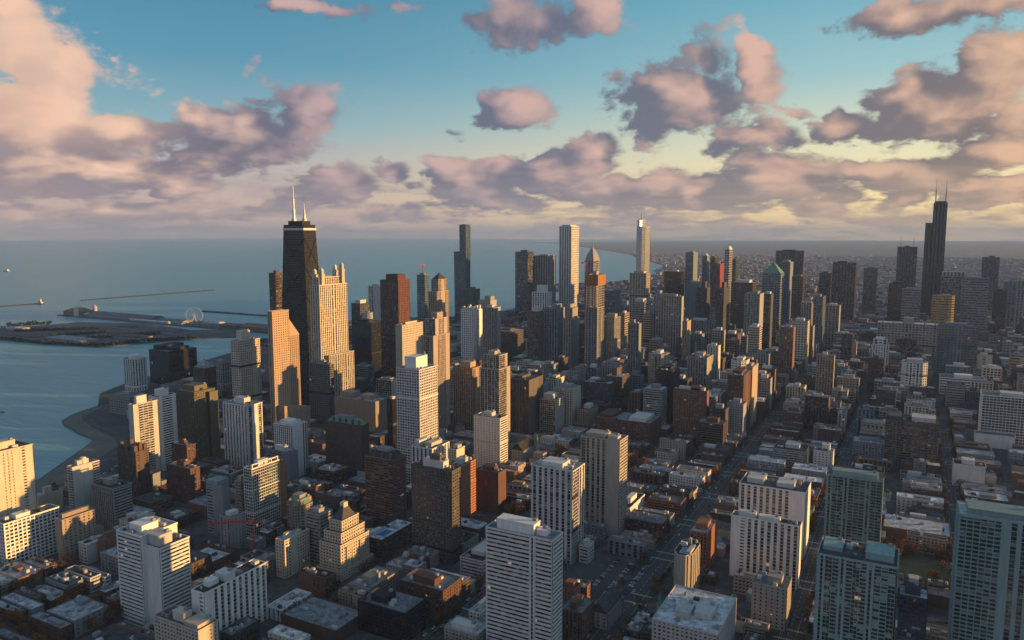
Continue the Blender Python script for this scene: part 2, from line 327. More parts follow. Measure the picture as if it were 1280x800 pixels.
# ---------------------------------------------------------------- mesh helpers
class MB:
    """collects quads and polygons, then links them as one mesh object"""
    def __init__(s): s.v = []; s.f = []; s.uv = []; s.mi = []; s.m = 0
    def poly(s, pts, uv=None):
        n = len(s.v); s.v.extend(pts); s.f.append(tuple(range(n, n+len(pts)))); s.uv.extend(uv or [(0, 0)]*len(pts)); s.mi.append(s.m)
    def hexa(s, p, bottom=True):                # p: 4 bottom then 4 top, counter-clockwise from above
        n = len(s.v); s.v.extend(p)
        fs = [(4,5,6,7), (0,1,5,4), (1,2,6,5), (2,3,7,6), (3,0,4,7)] + ([(3,2,1,0)] if bottom else [])
        for f in fs: s.f.append(tuple(n+i for i in f)); s.uv.extend([(0, 0)]*4); s.mi.append(s.m)
    def box(s, x0, x1, y0, y1, z0, z1):
        s.hexa([(x0,y0,z0),(x1,y0,z0),(x1,y1,z0),(x0,y1,z0),(x0,y0,z1),(x1,y0,z1),(x1,y1,z1),(x0,y1,z1)])
    def prism(s, pts, z0, z1, top=None):        # counter-clockwise outline, optional shrunken top outline
        top = top or pts; n = len(pts)
        for i in range(n):
            a, b = pts[i], pts[(i+1) % n]; c, d = top[(i+1) % n], top[i]
            s.poly([(a[0],a[1],z0), (b[0],b[1],z0), (c[0],c[1],z1), (d[0],d[1],z1)])
        s.poly([(p[0],p[1],z1) for p in top]); s.poly([(p[0],p[1],z0) for p in reversed(pts)])
    def tube(s, a, b, r0, r1=None, n=6):
        r1 = r0 if r1 is None else r1
        ax = [b[i]-a[i] for i in range(3)]; L = math.sqrt(sum(c*c for c in ax)) or 1; ax = [c/L for c in ax]
        u = (1,0,0) if abs(ax[0]) < .8 else (0,1,0)
        p = [ax[1]*u[2]-ax[2]*u[1], ax[2]*u[0]-ax[0]*u[2], ax[0]*u[1]-ax[1]*u[0]]; l = math.sqrt(sum(c*c for c in p)); p = [c/l for c in p]
        q = [ax[1]*p[2]-ax[2]*p[1], ax[2]*p[0]-ax[0]*p[2], ax[0]*p[1]-ax[1]*p[0]]
        R = []
        for c, r in ((a, r0), (b, r1)):
            R.append([tuple(c[i]+r*(math.cos(2*math.pi*k/n)*p[i]+math.sin(2*math.pi*k/n)*q[i]) for i in range(3)) for k in range(n)])
        for k in range(n): s.poly([R[0][k], R[0][(k+1) % n], R[1][(k+1) % n], R[1][k]])
        s.poly(list(reversed(R[0]))); s.poly(R[1])
    def cone(s, c, r, z1, n=12):
        for k in range(n):
            a, b = 2*math.pi*k/n, 2*math.pi*(k+1)/n
            s.poly([(c[0]+r*math.cos(a), c[1]+r*math.sin(a), c[2]), (c[0]+r*math.cos(b), c[1]+r*math.sin(b), c[2]), (c[0], c[1], z1)])
    def build(s, name, mats, parent=None, off=(0,0,0), loc=None):
        me = bpy.data.meshes.new(name)
        v = s.v if off == (0,0,0) else [(p[0]-off[0], p[1]-off[1], p[2]-off[2]) for p in s.v]
        me.from_pydata(v, [], s.f)
        ul = me.uv_layers.new(name='uv'); ul.data.foreach_set('uv', [c for u in s.uv for c in u])
        for k in ([mats] if isinstance(mats, str) else mats): me.materials.append(MATS[k])
        if any(s.mi): me.polygons.foreach_set('material_index', s.mi)
        me.update()
        o = bpy.data.objects.new(name, me); COL.objects.link(o)
        if parent is not None: o.parent = parent
        if loc: o.location = loc
        return o
USED = {}
def thing(name, label, cat, loc=(0,0,0), group=None):
    o = bpy.data.objects.new(name, None); COL.objects.link(o); o.location = loc; o.empty_display_size = 5
    return tag(o, label, cat, group)
def tag(o, label, cat, group=None, kind=None):
    if label: o['label'] = label
    if cat: o['category'] = cat
    if group: o['group'] = group
    if kind: o['kind'] = kind
    return o
# facade kinds: bay, pier width, floor height, spandrel height, pier recess, spandrel recess (metres behind the wall plane; negative stands out)
FK = dict(g=(3.4,1.5,3.2,1.5,0,.06), G=(4.0,1.1,3.7,1.25,0,.08), h=(0,0,3.4,1.7,0,0), H=(6.5,.5,3.1,1.0,.2,-1.1), v=(3.5,1.45,3.3,.6,0,.42), V=(6.2,3.0,3.3,.45,-.25,.46),
          c=(3.0,.22,3.4,.5,.12,.2), s=(4.6,3.0,3.2,1.7,0,.06), k=(4.4,.6,3.05,.62,.05,-.75), x=(3.2,.2,3.2,.6,.3,.3))
def inset(pts, d):
    n = len(pts); out = []
    for i in range(n):
        a, b, c = pts[i-1], pts[i], pts[(i+1) % n]
        e1 = (b[0]-a[0], b[1]-a[1]); e2 = (c[0]-b[0], c[1]-b[1])
        l1, l2 = math.hypot(*e1), math.hypot(*e2)
        n1, n2 = (-e1[1]/l1, e1[0]/l1), (-e2[1]/l2, e2[0]/l2)
        k = 1 + n1[0]*n2[0] + n1[1]*n2[1]
        out.append((b[0]+d*(n1[0]+n2[0])/k, b[1]+d*(n1[1]+n2[1])/k))
    return out
def facade(fr, gl, pts, z0, z1, styles, dist, cap=True):
    """frame boxes into fr, glass core into gl; pts counter-clockwise; styles: one letter string per edge, read left to right as seen from outside"""
    px = dist/755.0; n = len(pts); D = .55
    ins = inset(pts, D)
    dd = 0.0
    for i in range(n):
        a, b = pts[i], pts[(i+1) % n]; w = math.hypot(b[0]-a[0], b[1]-a[1])
        u = ((b[0]-a[0])/w, (b[1]-a[1])/w); o = (u[1], -u[0])
        def B(t0, t1, h0, h1, rec):
            if t1-t0 < .02 or h1-h0 < .02: return
            A, C = (a[0]+u[0]*t0, a[1]+u[1]*t0), (a[0]+u[0]*t1, a[1]+u[1]*t1)
            f = (-o[0]*rec, -o[1]*rec); r = (-o[0]*(D+.02), -o[1]*(D+.02))
            q = [(A[0]+f[0],A[1]+f[1]), (C[0]+f[0],C[1]+f[1]), (C[0]+r[0],C[1]+r[1]), (A[0]+r[0],A[1]+r[1])]
            fr.hexa([(p[0],p[1],h0) for p in q]+[(p[0],p[1],h1) for p in q])
        st = styles[i % len(styles)]
        cp = .25 if set(st) <= set('cx') else .8
        cp = min(cp, w*.2) if n == 4 else .03
        # glass core quad with pane coordinates
        k0 = FK.get(max(st, key=st.count), FK['g']) if set(st) != {'b'} else FK['g']
        bay, fh = (k0[0] or 3.2), k0[2]
        ia, ib = ins[i], ins[(i+1) % n]
        uo = 17.0*i
        gl.poly([(ia[0],ia[1],z0), (ib[0],ib[1],z0), (ib[0],ib[1],z1-.1), (ia[0],ia[1],z1-.1)], [(uo, z0/fh), (uo+w/bay, z0/fh), (uo+w/bay, z1/fh), (uo, z1/fh)])
        B(0, cp, z0, z1, -.004) if n == 4 else None
        if n == 4: B(w-cp, w, z0, z1, 0)
        s0, s1 = (cp, w-cp)
        runs = []
        for ch in st:
            if runs and runs[-1][0] == ch: runs[-1][1] += 1
            else: runs.append([ch, 1])
        t = s0; tot = len(st)
        for ch, cnt in runs:
            e = t+(s1-s0)*cnt/tot
            if ch == 'b':
                B(t, e, z0, z1, .03)
            else:
                bay, pw, fh, sh, pr, sr = FK[ch]
                if fh < 2.3*px: sh *= 2.3*px/fh; fh = 2.3*px
                if bay and bay < 2.6*px: pw *= 2.6*px/bay; bay = 2.6*px
                nf = max(1, round((z1-z0)/fh)); fh2 = (z1-z0)/nf
                if sh > 0:
                    for k in range(nf):
                        zz = z0+k*fh2
                        B(t+.01, e-.01, zz-(0 if k == 0 else .0), zz+sh, sr)
                    B(t+.01, e-.01, z1-.7, z1, sr-.004)
                if bay:
                    nb = max(1, round((e-t)/bay)); bw = (e-t)/nb
                    for k in range(nb+1):
                        c = t+k*bw
                        B(max(t, c-pw/2), min(e, c+pw/2), z0, z1, pr)
                else:
                    B(t, t+.4, z0, z1, .02); B(e-.4, e, z0, z1, .02)
            t = e
    gl.poly([(p[0],p[1],z1-.1) for p in ins])
    if cap:                                       # parapet ring
        outer, inner = inset(pts, -.12), inset(pts, .45)
        for i in range(n):
            j = (i+1) % n
            fr.hexa([(outer[i][0],outer[i][1],z1-.35), (outer[j][0],outer[j][1],z1-.35), (inner[j][0],inner[j][1],z1-.35), (inner[i][0],inner[i][1],z1-.35),
                     (outer[i][0],outer[i][1],z1+.9), (outer[j][0],outer[j][1],z1+.9), (inner[j][0],inner[j][1],z1+.9), (inner[i][0],inner[i][1],z1+.9)])
def roofslab(mb, pts, z):
    mb.prism(inset(pts, .44), z-.3, z+.2)
def rect(x0, x1, y0, y1): return [(x1,y1),(x0,y1),(x0,y0),(x1,y0)]   # edges in order: north, west, south, east
def ngon(x0, x1, y0, y1, n, ch=.29):
    if n == 8:
        cx, cy = min(.29*(x1-x0), 8), min(.29*(y1-y0), 8)
        return [(x1-cx,y1),(x0+cx,y1),(x0,y1-cy),(x0,y0+cy),(x0+cx,y0),(x1-cx,y0),(x1,y0+cy),(x1,y1-cy)]
    a, b, mx, my = (x1-x0)/2, (y1-y0)/2, (x0+x1)/2, (y0+y1)/2
    return [(mx+a*math.cos(math.pi/2+2*math.pi*k/n-math.pi/n), my+b*math.sin(math.pi/2+2*math.pi*k/n-math.pi/n)) for k in range(n)]
# ---------------------------------------------------------------- the towers
# name, label, short, xl, xc, xr, yt, base, wall, north face, west face, options
ROWS = []
def T(*a, **k): ROWS.append((a, k))
# --- lakefront and left edge
T('apartment_tower','sunlit cream tower with columns of small windows at the shore end of the beach','cream beach tower',-45,-14,41,571,700,'cream','bsbsb','bsbssbsb',ph=[(.3,.7,.2,.75,7)])
T('apartment_block','small golden block with a stair hut on its roof behind the beach','golden hut block',41,51,79,621,648,'cream','ssb','bb',ph=[(.4,.7,.3,.6,7)])
T('apartment_tower','white tower with blank flank and oval roof drum beside the curved beach','oval drum tower',85,95,124,585,655,'offwhite','HHH','bbbH',drum=1)
T('apartment_tower','square grey tower with pale piers and a crowded dark roof near the beach','grey pier tower',114,144,165,612,662,'greybeige','vvvv','hhh',ph=[(.3,.6,.3,.7,6)],roof='darkroof')
T('apartment_tower','brown brick tower with jagged turreted crown lit orange on one corner','jagged brown tower',146,173,186,566,630,'brown','sgsgs','sbs',crown='turrets')
T('apartment_tower','cream slab tower with blank pale flank and balcony strips, penthouse box on top','cream slab',161,172,197,507,606,'offwhite','b','bHHHb',ph=[(.25,.75,.2,.6,10)])
T('apartment_tower','slim white tower with striped sunlit face behind the cream slab','slim white tower',185,202,220,497,590,'white','bbs','bhhhb',ph=[(.3,.8,.2,.7,9)])
T('apartment_tower','broad olive brown tower with a staggered sunlit side','olive staggered tower',218,247,269,491,580,'olive','gggg','gsbs',ph=[(.2,.8,.2,.8,7)],wing=1)
T('residential_tower','round white and black striped tower right at the lake shore','striped lake tower',151,170,186,450,490,'white','VV','VV',octagon=1,drum=1)
T('apartment_block','long pale stone block in front of the striped lake tower','',136,163,185,497,520,'greybeige','ggg','ggg')
T('hospital_block','wide black stepped block on the lakefront','',186,213,246,440,482,'black','cc','cc',ph=[(.1,.5,.1,.9,10),(.55,.9,.2,.8,6)])
T('hotel_tower','dark brown hotel with pale pyramid roof beside the black block','',241,258,270,461,505,'brown','gg','gg',crown='pyramid',crownmat='paleroof')
T('apartment_block','grey slab behind the pyramid roofed hotel','',263,279,290,455,495,'greybeige','vvv','vvv')
T('residential_tower','tall cream tower with punched windows and sunlit penthouse above the striped dark block','tall cream tower',288,304,325,427,535,'cream','gggg','gggsg',ph=[(.2,.8,.2,.6,16)])
T('apartment_tower','tower of broad white piers and black glass below the tall cream tower','white and black piers tower',278,312,328,508,586,'white','VVVV','VbV',ph=[(.3,.7,.3,.7,8)])
T('apartment_tower','dark red brown tower, lower and nearer of two, left of the white piers tower','red brown pair',208,240,250,587,632,'darkbrick','sgs','sgs')
T('apartment_tower','dark red brown tower, farther and taller of two, below the olive tower','',214,236,243,558,612,'darkbrick','sg','sg')
T('apartment_tower','rounded grey tower with narrow window bands beyond the red crane','rounded grey tower',252,274,292,610,669,'grey','hhh','bb',octagon=1,ph=[(.15,.85,.15,.85,5)])
T('glass_tower','dark glass tower with white roof frame and white belt lines behind the red crane','dark glass frame tower',304,318,349,587,672,'white','ccc','cccc',belts=1,glass='greenglass')
T('apartment_block','slim orange brick stair tower attached beside the dark glass frame tower','',346,349,357,580,650,'orangebrick','b','b')
T('apartment_tower','narrow tower with golden louvred corner left of the dark glass frame tower','',296,304,313,603,668,'tan','hh','hhh')
# --- the Michigan Avenue group
T('office_slab','reflective grey slab in front of the four turret tower','grey mirror slab',386,412,417,456,532,'grey','ccccc','c',glass='warmglass')
T('apartment_tower','brown tower with glowing orange balconies just left of the black tapered tower','',336,344,352,342,'h250','brown','Hg','Hg')
T('apartment_tower','black striped tower with a blank white stripe at its corner','black and white stripe tower',342,368,384,533,598,'white','vvvvvv','bbv',glass='blackglass',ph=[(.2,.8,.2,.8,4)])
T('apartment_block','blue grey block with one bright golden edge in front of the stripe tower','golden edge block',331,364,371,567,612,'bluegrey','hhb','b')
T('apartment_tower','dark brown tower with green copper mansard roofs','green mansard tower',406,453,461,533,598,'brown','sgsgsgs','bs',crown='mansard',crownmat='copper')
T('office_tower','big white tower gridded with square windows and topped by a blank white box','white grid tower',495,526,547,463,605,'white','GGGG','GGGG',ph=[(.25,.75,.15,.75,15)],belt=1)
T('office_slab','narrow black slab standing against the white grid tower','',484,492,498,500,565,'black','cc','cc')
T('apartment_tower','brown balcony tower with orange sunlit balconies and dark mansard penthouse','brown balcony tower',456,493,507,576,662,'midbrick','HHHH','HHH',crown='mansard',crownmat='darkroof')
T('apartment_tower','massive taupe tower with tiny punched windows and stepped penthouse','taupe tower',514,566,576,590,707,'taupe','gggggg','gg',ph=[(.25,.75,.2,.8,7),(.4,.65,.3,.7,12)])
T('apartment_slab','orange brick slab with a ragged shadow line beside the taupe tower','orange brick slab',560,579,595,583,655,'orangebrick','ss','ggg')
T('apartment_slab','dark brick slab with thin orange edge right of the orange brick slab','dark brick slab',595,623,633,592,643,'darkbrick','bsb','bb')
T('apartment_block','white block with heavy roof frame and open piers behind the taupe tower','white frame block',514,541,562,562,622,'white','VVV','VVV',ph=[(.1,.3,.1,.6,7),(.5,.8,.2,.8,5)])
T('apartment_block','small cream wing sunlit on one side right of the white frame block','',560,571,581,563,622,'cream','gg','bb')
T('apartment_tower','plain white tower with fine window grid in front of the dark stepped glass tower','plain white tower',592,625,635,524,590,'offwhite','ssss','hh')
T('residential_tower','dark glass tower with beige frame lines and sunlit stepped shoulders','dark stepped glass tower',600,624,638,446,562,'beige','cVcVc','ccs',ph=[(.2,.6,.2,.8,5)],shoulder=1)
T('apartment_tower','pinkish stone tower with rounded bays right of the white grid tower','pink stone tower',566,591,602,461,535,'pink','vvv','vbv',ph=[(.3,.8,.2,.8,9)])
T('postmodern_tower','slender stone tower with a slotted sunlit face behind the white grid tower','slotted stone tower',526,543,562,400,545,'pinkgrey','vcv','bvvb',ph=[(.2,.8,.3,.8,9)],shoulder=1)
T('shopping_mall','wide low tan mall with sloped roof blocks behind the green mansard tower','',418,470,484,503,545,'tan','bbbbb','bb',ph=[(.1,.4,.2,.8,9),(.55,.8,.3,.9,7)])
T('apartment_block','small grey blue block with dark window strips at the foot of the red brown skyscraper','',442,459,468,459,495,'bluegrey','hh','hh')
T('office_tower','dark red brown skyscraper with orange sunlit side and pale penthouse','red brown skyscraper',475,500,512,351,490,'redbrown','vvvv','sss',ph=[(.2,.85,.2,.9,12)])
T('apartment_slab','broad pale slab glowing gold with a stepped shadow in front of the red brown skyscraper','gold slab',494,504,530,407,500,'cream','bb','ssss')
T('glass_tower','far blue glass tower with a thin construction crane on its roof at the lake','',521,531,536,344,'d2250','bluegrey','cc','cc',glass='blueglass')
T('postmodern_tower','brown stone tower with dark pyramid roof glowing on one side','pyramid tower',535,546,561,350,'d1880','tan','vvv','vbv',crown='pyramid',crownmat='darkroof',shoulder=1)
T('apartment_tower','grey tower with bright white edge left of the red brown skyscraper','',460,467,477,358,'d1950','offwhite','vv','bsb')
T('apartment_tower','white tower with rounded notched crown and pale sunlit edge','white notched tower',576,593,603,388,470,'white','gggg','bVb',crown='turrets')
T('apartment_tower','thin grey tower with golden sunlit fin right of the white notched tower','',598,613,621,376,'d1850','greybeige','gg','bb',ph=[(.4,.9,.2,.8,10)])
T('glass_block','low green glass block below the dark blue glass needle','',579,592,600,362,'d2300','green','cc','cc',glass='greenglass')
T('apartment_block','dark block with gold top left of the red brown skyscraper','',439,450,462,380,'d1800','darkgrey','gg','gg',ph=[(.2,.8,.2,.8,8)])
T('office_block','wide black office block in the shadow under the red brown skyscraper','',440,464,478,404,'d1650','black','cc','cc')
T('apartment_block','slim block with white lit edge between black blocks left of the red brown skyscraper','',452,459,466,392,'d1720','offwhite','gg','b')
T('apartment_tower','thick brown grey tower left of the orange capped construction tower, low in the row','',621,640,655,415,'d1750','taupe','gg','gg')
T('apartment_tower','grey tower with gilded shoulders behind the dark stepped glass tower','',603,617,626,385,'d1700','greybeige','vv','vb')
# --- centre
T('glass_tower','dark glass tower left of a pair on the far lakefront','',644,660,667,315,'d2700','darkgrey','ccc','cc',ph=[(.3,.8,.3,.8,6)])
T('office_tower','dark grey tower with pale west side, right of the far lakefront pair','',666,685,695,320,'d2750','grey','vv','vv')
T('white_tower','white tower with columned penthouse below the far lakefront pair','',665,684,690,366,'d2150','white','vvvv','vv',ph=[(.25,.8,.2,.8,20)])
T('apartment_tower','taupe tower with golden west side and small penthouse, left of three golden towers','',659,672,680,390,480,'taupe','vvv','bsb',ph=[(.3,.9,.2,.7,9)])
T('apartment_tower','grey tower with bright orange gold west side, middle of three golden towers','',680,696,706,386,476,'grey','vvv','bbb',ph=[(.5,.9,.1,.8,9)])
T('apartment_tower','grey tower with ragged golden west side, right of three golden towers','',704,713,724,386,478,'greybeige','vv','ssb',ph=[(.1,.6,.2,.8,8)],shoulder=1)
T('apartment_tower','slim grey tower with twin dark side towers right of the golden three','',721,727,734,405,'d1800','darkgrey','gg','gg')
T('office_slab','pale slab with sunlit edge right of the orange capped construction tower','',756,769,775,364,'d2150','bluegrey','cc','b')
T('apartment_tower','purple grey tower with ragged top floors beside the construction tower','',750,768,776,398,'d1660','greybeige','vgv','vv',ph=[(.3,.9,.3,.7,8)])
T('apartment_tower','slim orange flecked tower behind the white edged slim tower','',774,781,787,392,'d1800','tan','sh','hh')
T('apartment_tower','slim grey tower with a bright cream edge','cream edge slim tower',785,797,802,405,500,'grey','vvv','bb',ph=[(.2,.5,.2,.8,7)])
T('apartment_tower','squat tower with gilded glass front under the dark broad glass block','',804,813,817,393,'d1850','tan','hh','h',glass='warmglass')
T('office_tower','broad pier clad tower with thin bright west edge and small roof finials','broad pier tower',817,850,855,371,462,'greybeige','vvvvvv','bb',ph=[(.2,.8,.2,.8,5)],finials=1)
T('apartment_tower','slim tower with vivid orange edge at the right foot of the broad pier tower','',853,859,864,402,'d1750','tan','v','b')
T('office_tower','black glass slab standing right of the tallest silver spire tower','',830,852,856,340,'h212','black','cccc','cc')
T('office_block','grey stone block below the silver spire tower with stepped top','',787,808,813,342,'d2150','stone','vvvv','vv',ph=[(.2,.8,.2,.8,6)])
T('office_block','low pale grey block with roof plant in front of the stone block','',790,806,812,378,'d1950','greybeige','hh','hh',ph=[(.2,.8,.2,.8,8)])
T('apartment_tower','brown tower with arched white roof and sunlit edge','arched roof tower',809,830,839,444,505,'tan','gvg','bs',octagon=1)
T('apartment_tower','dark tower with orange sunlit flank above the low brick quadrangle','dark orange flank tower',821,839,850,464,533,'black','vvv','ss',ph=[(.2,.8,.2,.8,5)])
T('apartment_tower','flat topped plain brown tower with closely spaced windows','plain brown tower',842,882,886,490,554,'midbrick','gggggg','b',ph=[(.15,.9,.2,.8,4),(.5,.8,.2,.8,6)])
T('apartment_tower','grey white tower with orange shaded west side behind the plain brown tower','',859,882,892,448,508,'greybeige','vvv','bbs',ph=[(.3,.7,.3,.7,7)])
T('apartment_tower','tall pale slab with sunlit end behind the grey white tower','',884,896,901,433,500,'offwhite','vv','b')
T('apartment_block','white terraced block with podium to the right of the plain brown tower','',885,900,907,493,540,'white','VgV','bb')
T('apartment_tower','red brown tower with lit orange strip down its west side','red strip tower',910,927,939,470,547,'darkbrick','ggg','sbs',ph=[(.2,.8,.2,.8,5)])
T('apartment_tower','tan slab showing its long plain side behind the red strip tower','',930,938,948,460,535,'tan','gg','bb')
T('apartment_tower','white crowned tower whose rounded top rises behind the red strip tower','',913,930,938,452,520,'white','gg','gg',octagon=1)
T('apartment_slab','tower with reflective front and orange west side at the upper left of the church','gilded corner tower',637,661,679,476,546,'taupe','cVc','bbs',ph=[(.1,.5,.2,.8,4)],glass='warmglass')
T('office_block','dark block with white roof and sunlit west windows right of the gilded corner tower','',675,694,706,501,545,'beige','cc','gg',ph=[(.1,.7,.2,.8,8)])
T('office_block','white office block with blank corner beyond the dark white roofed block','',700,717,724,490,524,'white','hhb','b',ph=[(.1,.5,.2,.8,5)])
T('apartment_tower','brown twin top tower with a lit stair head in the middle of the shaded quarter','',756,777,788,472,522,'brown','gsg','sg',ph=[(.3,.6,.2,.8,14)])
T('apartment_quadrangle','low brick quadrangle with notched white roof lines','brick quadrangle',744,812,826,530,556,'darkbrick','gsgsgs','sgs',ph=[(.05,.3,.1,.9,5),(.6,.9,.1,.9,5)])
# --- the loop, right of centre
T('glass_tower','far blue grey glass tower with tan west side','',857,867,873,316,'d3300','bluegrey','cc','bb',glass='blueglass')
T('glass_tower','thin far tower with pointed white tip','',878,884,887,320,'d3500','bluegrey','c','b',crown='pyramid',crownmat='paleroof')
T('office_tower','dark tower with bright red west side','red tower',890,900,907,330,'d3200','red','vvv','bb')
T('glass_tower','slim far tower with spired crown rising over the horizon','',906,912,916,312,'d3400','offwhite','c','c',crown='spire')
T('glass_tower','short dark teal tower right of the spired slim tower','',914,920,924,325,'d3500','darkgrey','c','c',glass='greenglass')
T('glass_tower','dark teal block left of the red tower','',888,894,898,322,'d3600','darkgrey','c','c',glass='greenglass')
T('office_slab','plain grey blue slab left of the twin masted towers','',857,873,876,353,'d2450','bluegrey','bbb','b')
T('apartment_tower','masted round windowed tower with sunlit top, left of the twin pair','',870,882,888,360,'d2200','darkgrey','gg','ss',ph=[(.4,.8,.3,.7,16)])
T('apartment_tower','dark tower with glowing gold west side and white mast, right of the twin pair','',896,905,913,361,'d2150','darkgrey','gg','ss',ph=[(.4,.8,.3,.7,16)])
T('office_tower','dark bronze glass tower reflecting gold in its front','bronze glass tower',914,941,947,354,'d2350','taupe','cccc','cc',glass='warmglass',ph=[(.2,.8,.2,.8,7)])
T('office_tower','grey tower with vertical ribs and shining cream edge in front of the bronze tower','',931,950,955,368,'d2000','grey','vvvv','b',ph=[(.5,.8,.2,.8,6)])
T('office_tower','dark slab with pale edge directly right of the ribbed cream edged tower','',951,964,967,368,'d2100','darkgrey','cc','b')
T('office_block','wide ribbed low block below the twin pair','',860,890,894,402,'d2000','grey','vvvvvv','v')
T('office_tower','tower with green gabled roof and dark grid front','green gable tower',953,976,983,342,'d2500','bluegrey','GGG','GG',crown='pyramid',crownmat='copper')
T('office_tower','very broad dark tower with ribbed crown in the far right centre','ribbed dark tower',970,1003,1008,314,'d3100','darkgrey','vvvvv','bb')
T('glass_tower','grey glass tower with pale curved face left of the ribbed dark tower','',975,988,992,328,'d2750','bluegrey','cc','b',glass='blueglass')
T('office_tower','dark golden sheened tower below the ribbed dark tower','',990,1004,1008,346,'d2550','taupe','cc','c',glass='warmglass')
T('apartment_tower','pale round topped tower with sunlit slit','',1001,1016,1020,379,435,'offwhite','vv','sb',octagon=1)
T('apartment_tower','slim beige tower with bright west edge and finials, right of the round topped tower','',1032,1047,1055,383,432,'greybeige','vvv','bb',finials=1)
T('office_block','blue grey office block between the two slim pale towers','',1017,1029,1033,372,'d2250','bluegrey','vv','v')
T('office_tower','dark brown broad tower standing alone right of the ribbed dark tower','dark brown broad tower',1041,1070,1073,329,'d2900','brownblack','vvvv','v',ph=[(.2,.6,.2,.8,5)])
T('office_tower','far dark tower peeping behind the dark brown broad tower on its left','',1024,1039,1043,342,'d3000','darkgrey','cc','c')
T('office_tower','far hazy tower with rounded shoulders right of the dark brown broad tower','',1080,1095,1097,336,'d3150','taupe','vv','v')
T('office_tower','dark tower carrying two thin masts left of the tallest black tower','twin mast tower',1122,1145,1147,309,'d3350','darkgrey','vvv','v',masts=2)
T('office_tower','black block between the twin mast tower and the dark brown broad tower','',1111,1130,1133,355,'d2850','black','cc','c',ph=[(.2,.8,.2,.8,6)])
T('office_block','grey terraced block below the twin mast tower','',1128,1150,1152,362,'d2800','grey','hh','h')
T('round_tower','round golden cylinder tower with dark roof ring','golden cylinder',1165,1180,1195,370,'d2560','gold','hh','hh',octagon=2)
T('office_tower','blue grey tower with pale colonnade crown below the tallest black tower','',1177,1206,1207,346,'d2780','bluegrey','cccc','c',crownband=1)
T('office_tower','broad grey striped tower with flat roof right of the golden cylinder','striped grey tower',1203,1236,1237,349,432,'grey','hhh','h')
T('office_tower','far dark tower standing apart at the right skyline','',1229,1249,1250,322,'d3500','darkgrey','vv','v')
T('office_tower','pale far slab with ribs near the right margin','',1256,1275,1276,353,'d3000','bluegrey','vv','v')
T('office_tower','small dark block between the striped grey tower and the pale far slab','',1243,1258,1259,364,'d2900','black','cc','c')
T('office_tower','hazy slab cut by the right margin','',1272,1290,1291,352,'d2700','grey','vv','v')
T('merchandise_hall','very wide stone wholesale hall with low corner turrets','stone hall',1097,1174,1176,407,448,'stone','vgggvgggv','gg',ph=[(.42,.58,.1,.5,16)],finials=1)
T('office_slab','dark glass slab with white end fin in front of the stone hall','',1120,1143,1146,426,460,'darkgrey','ccc','b')
T('apartment_tower','white stepped tower with notched top left of the dark slab','white stepped tower',1091,1107,1112,425,472,'white','VgV','bs',shoulder=1)
T('apartment_tower','brown tower hung with blue netting below the white stepped tower','',1086,1103,1105,449,492,'darkbrick','ggg','g')
T('apartment_tower','wide white tower with rounded stepped crown in the right middle ground','white rounded tower',1127,1158,1160,455,499,'white','gVgVg','g',octagon=1,ph=[(.2,.8,.2,.8,6)])
T('glass_tower','glass tower with a pair of white vertical fins in front of the stone hall','white fin glass tower',1173,1211,1224,409,474,'bluegrey','ccVcc','cc',glass='blueglass')
T('apartment_block','pair of white cream slabs sunlit beside a dark brick block','',1220,1239,1241,446,473,'cream','bsb','b')
T('parking_block','long white parking block with dark deck bands','white parking block',1175,1230,1232,476,497,'white','hhhh','h')
T('apartment_tower','very tall slender tower with round headed top between the slim pale towers','',1052,1063,1065,420,470,'darkgrey','gg','g',octagon=1)
T('office_slab','brown brick slab beside the round headed tower','',1064,1069,1071,428,465,'tan','bb','b')
T('apartment_tower','tan tower with fine piers and bright golden west edge','tan pier tower',1021,1040,1044,445,506,'tan','vvvv','bb',ph=[(.3,.6,.3,.7,5)])
T('apartment_block','pale block with two sunlit heads left of the tan pier tower','',983,1004,1008,485,513,'cream','vgv','b',ph=[(.4,.7,.2,.8,4)])
T('office_block','plain dark brown block with flat roof in front of the tan pier tower','plain brown block',1006,1034,1036,498,540,'brown','vvvv','b')
T('apartment_block','pinkish block with stepped top right of the plain brown block','',1040,1058,1061,490,516,'tan','gVg','b',ph=[(.3,.6,.2,.8,6)])
T('loft_block','brick loft block with arched top left of the plain brown block','',977,1000,1006,518,545,'midbrick','gg','g')
T('office_block','small dark and pale striped tower beside the wide diagonal street','small striped tower',1072,1092,1093,513,547,'bluegrey','VVV','b',ph=[(.3,.7,.2,.8,5)])
T('apartment_block','great brown apartment block with pale balcony strips and rooftop sheds','great brown block',1107,1171,1173,532,590,'taupe','hgHhgHg','gg',ph=[(.05,.3,.2,.8,5),(.5,.95,.2,.8,6)])
T('apartment_tower','broad white slab tower with ribbed balconies on a podium by the right margin','ribbed white slab',1228,1296,1297,500,562,'white','kkkkkk','b',glass='greenglass',podium=(1219,1268,540))
T('office_block','white block with a plain blue end near the right margin','',1192,1232,1233,585,612,'white','bbb','b')
T('school_block','small white block with rows of dark windows at the street corner','little white block',1017,1040,1043,566,594,'white','sss','b',ph=[(.4,.8,.4,.9,8)])
T('parking_block','flat striped parking block left of the little white block','flat parking block',966,1006,1012,566,592,'grey','hhh','b')
T('office_block','blue roofed low block behind the great brown block','',1066,1104,1106,556,582,'bluegrey','ggg','g')
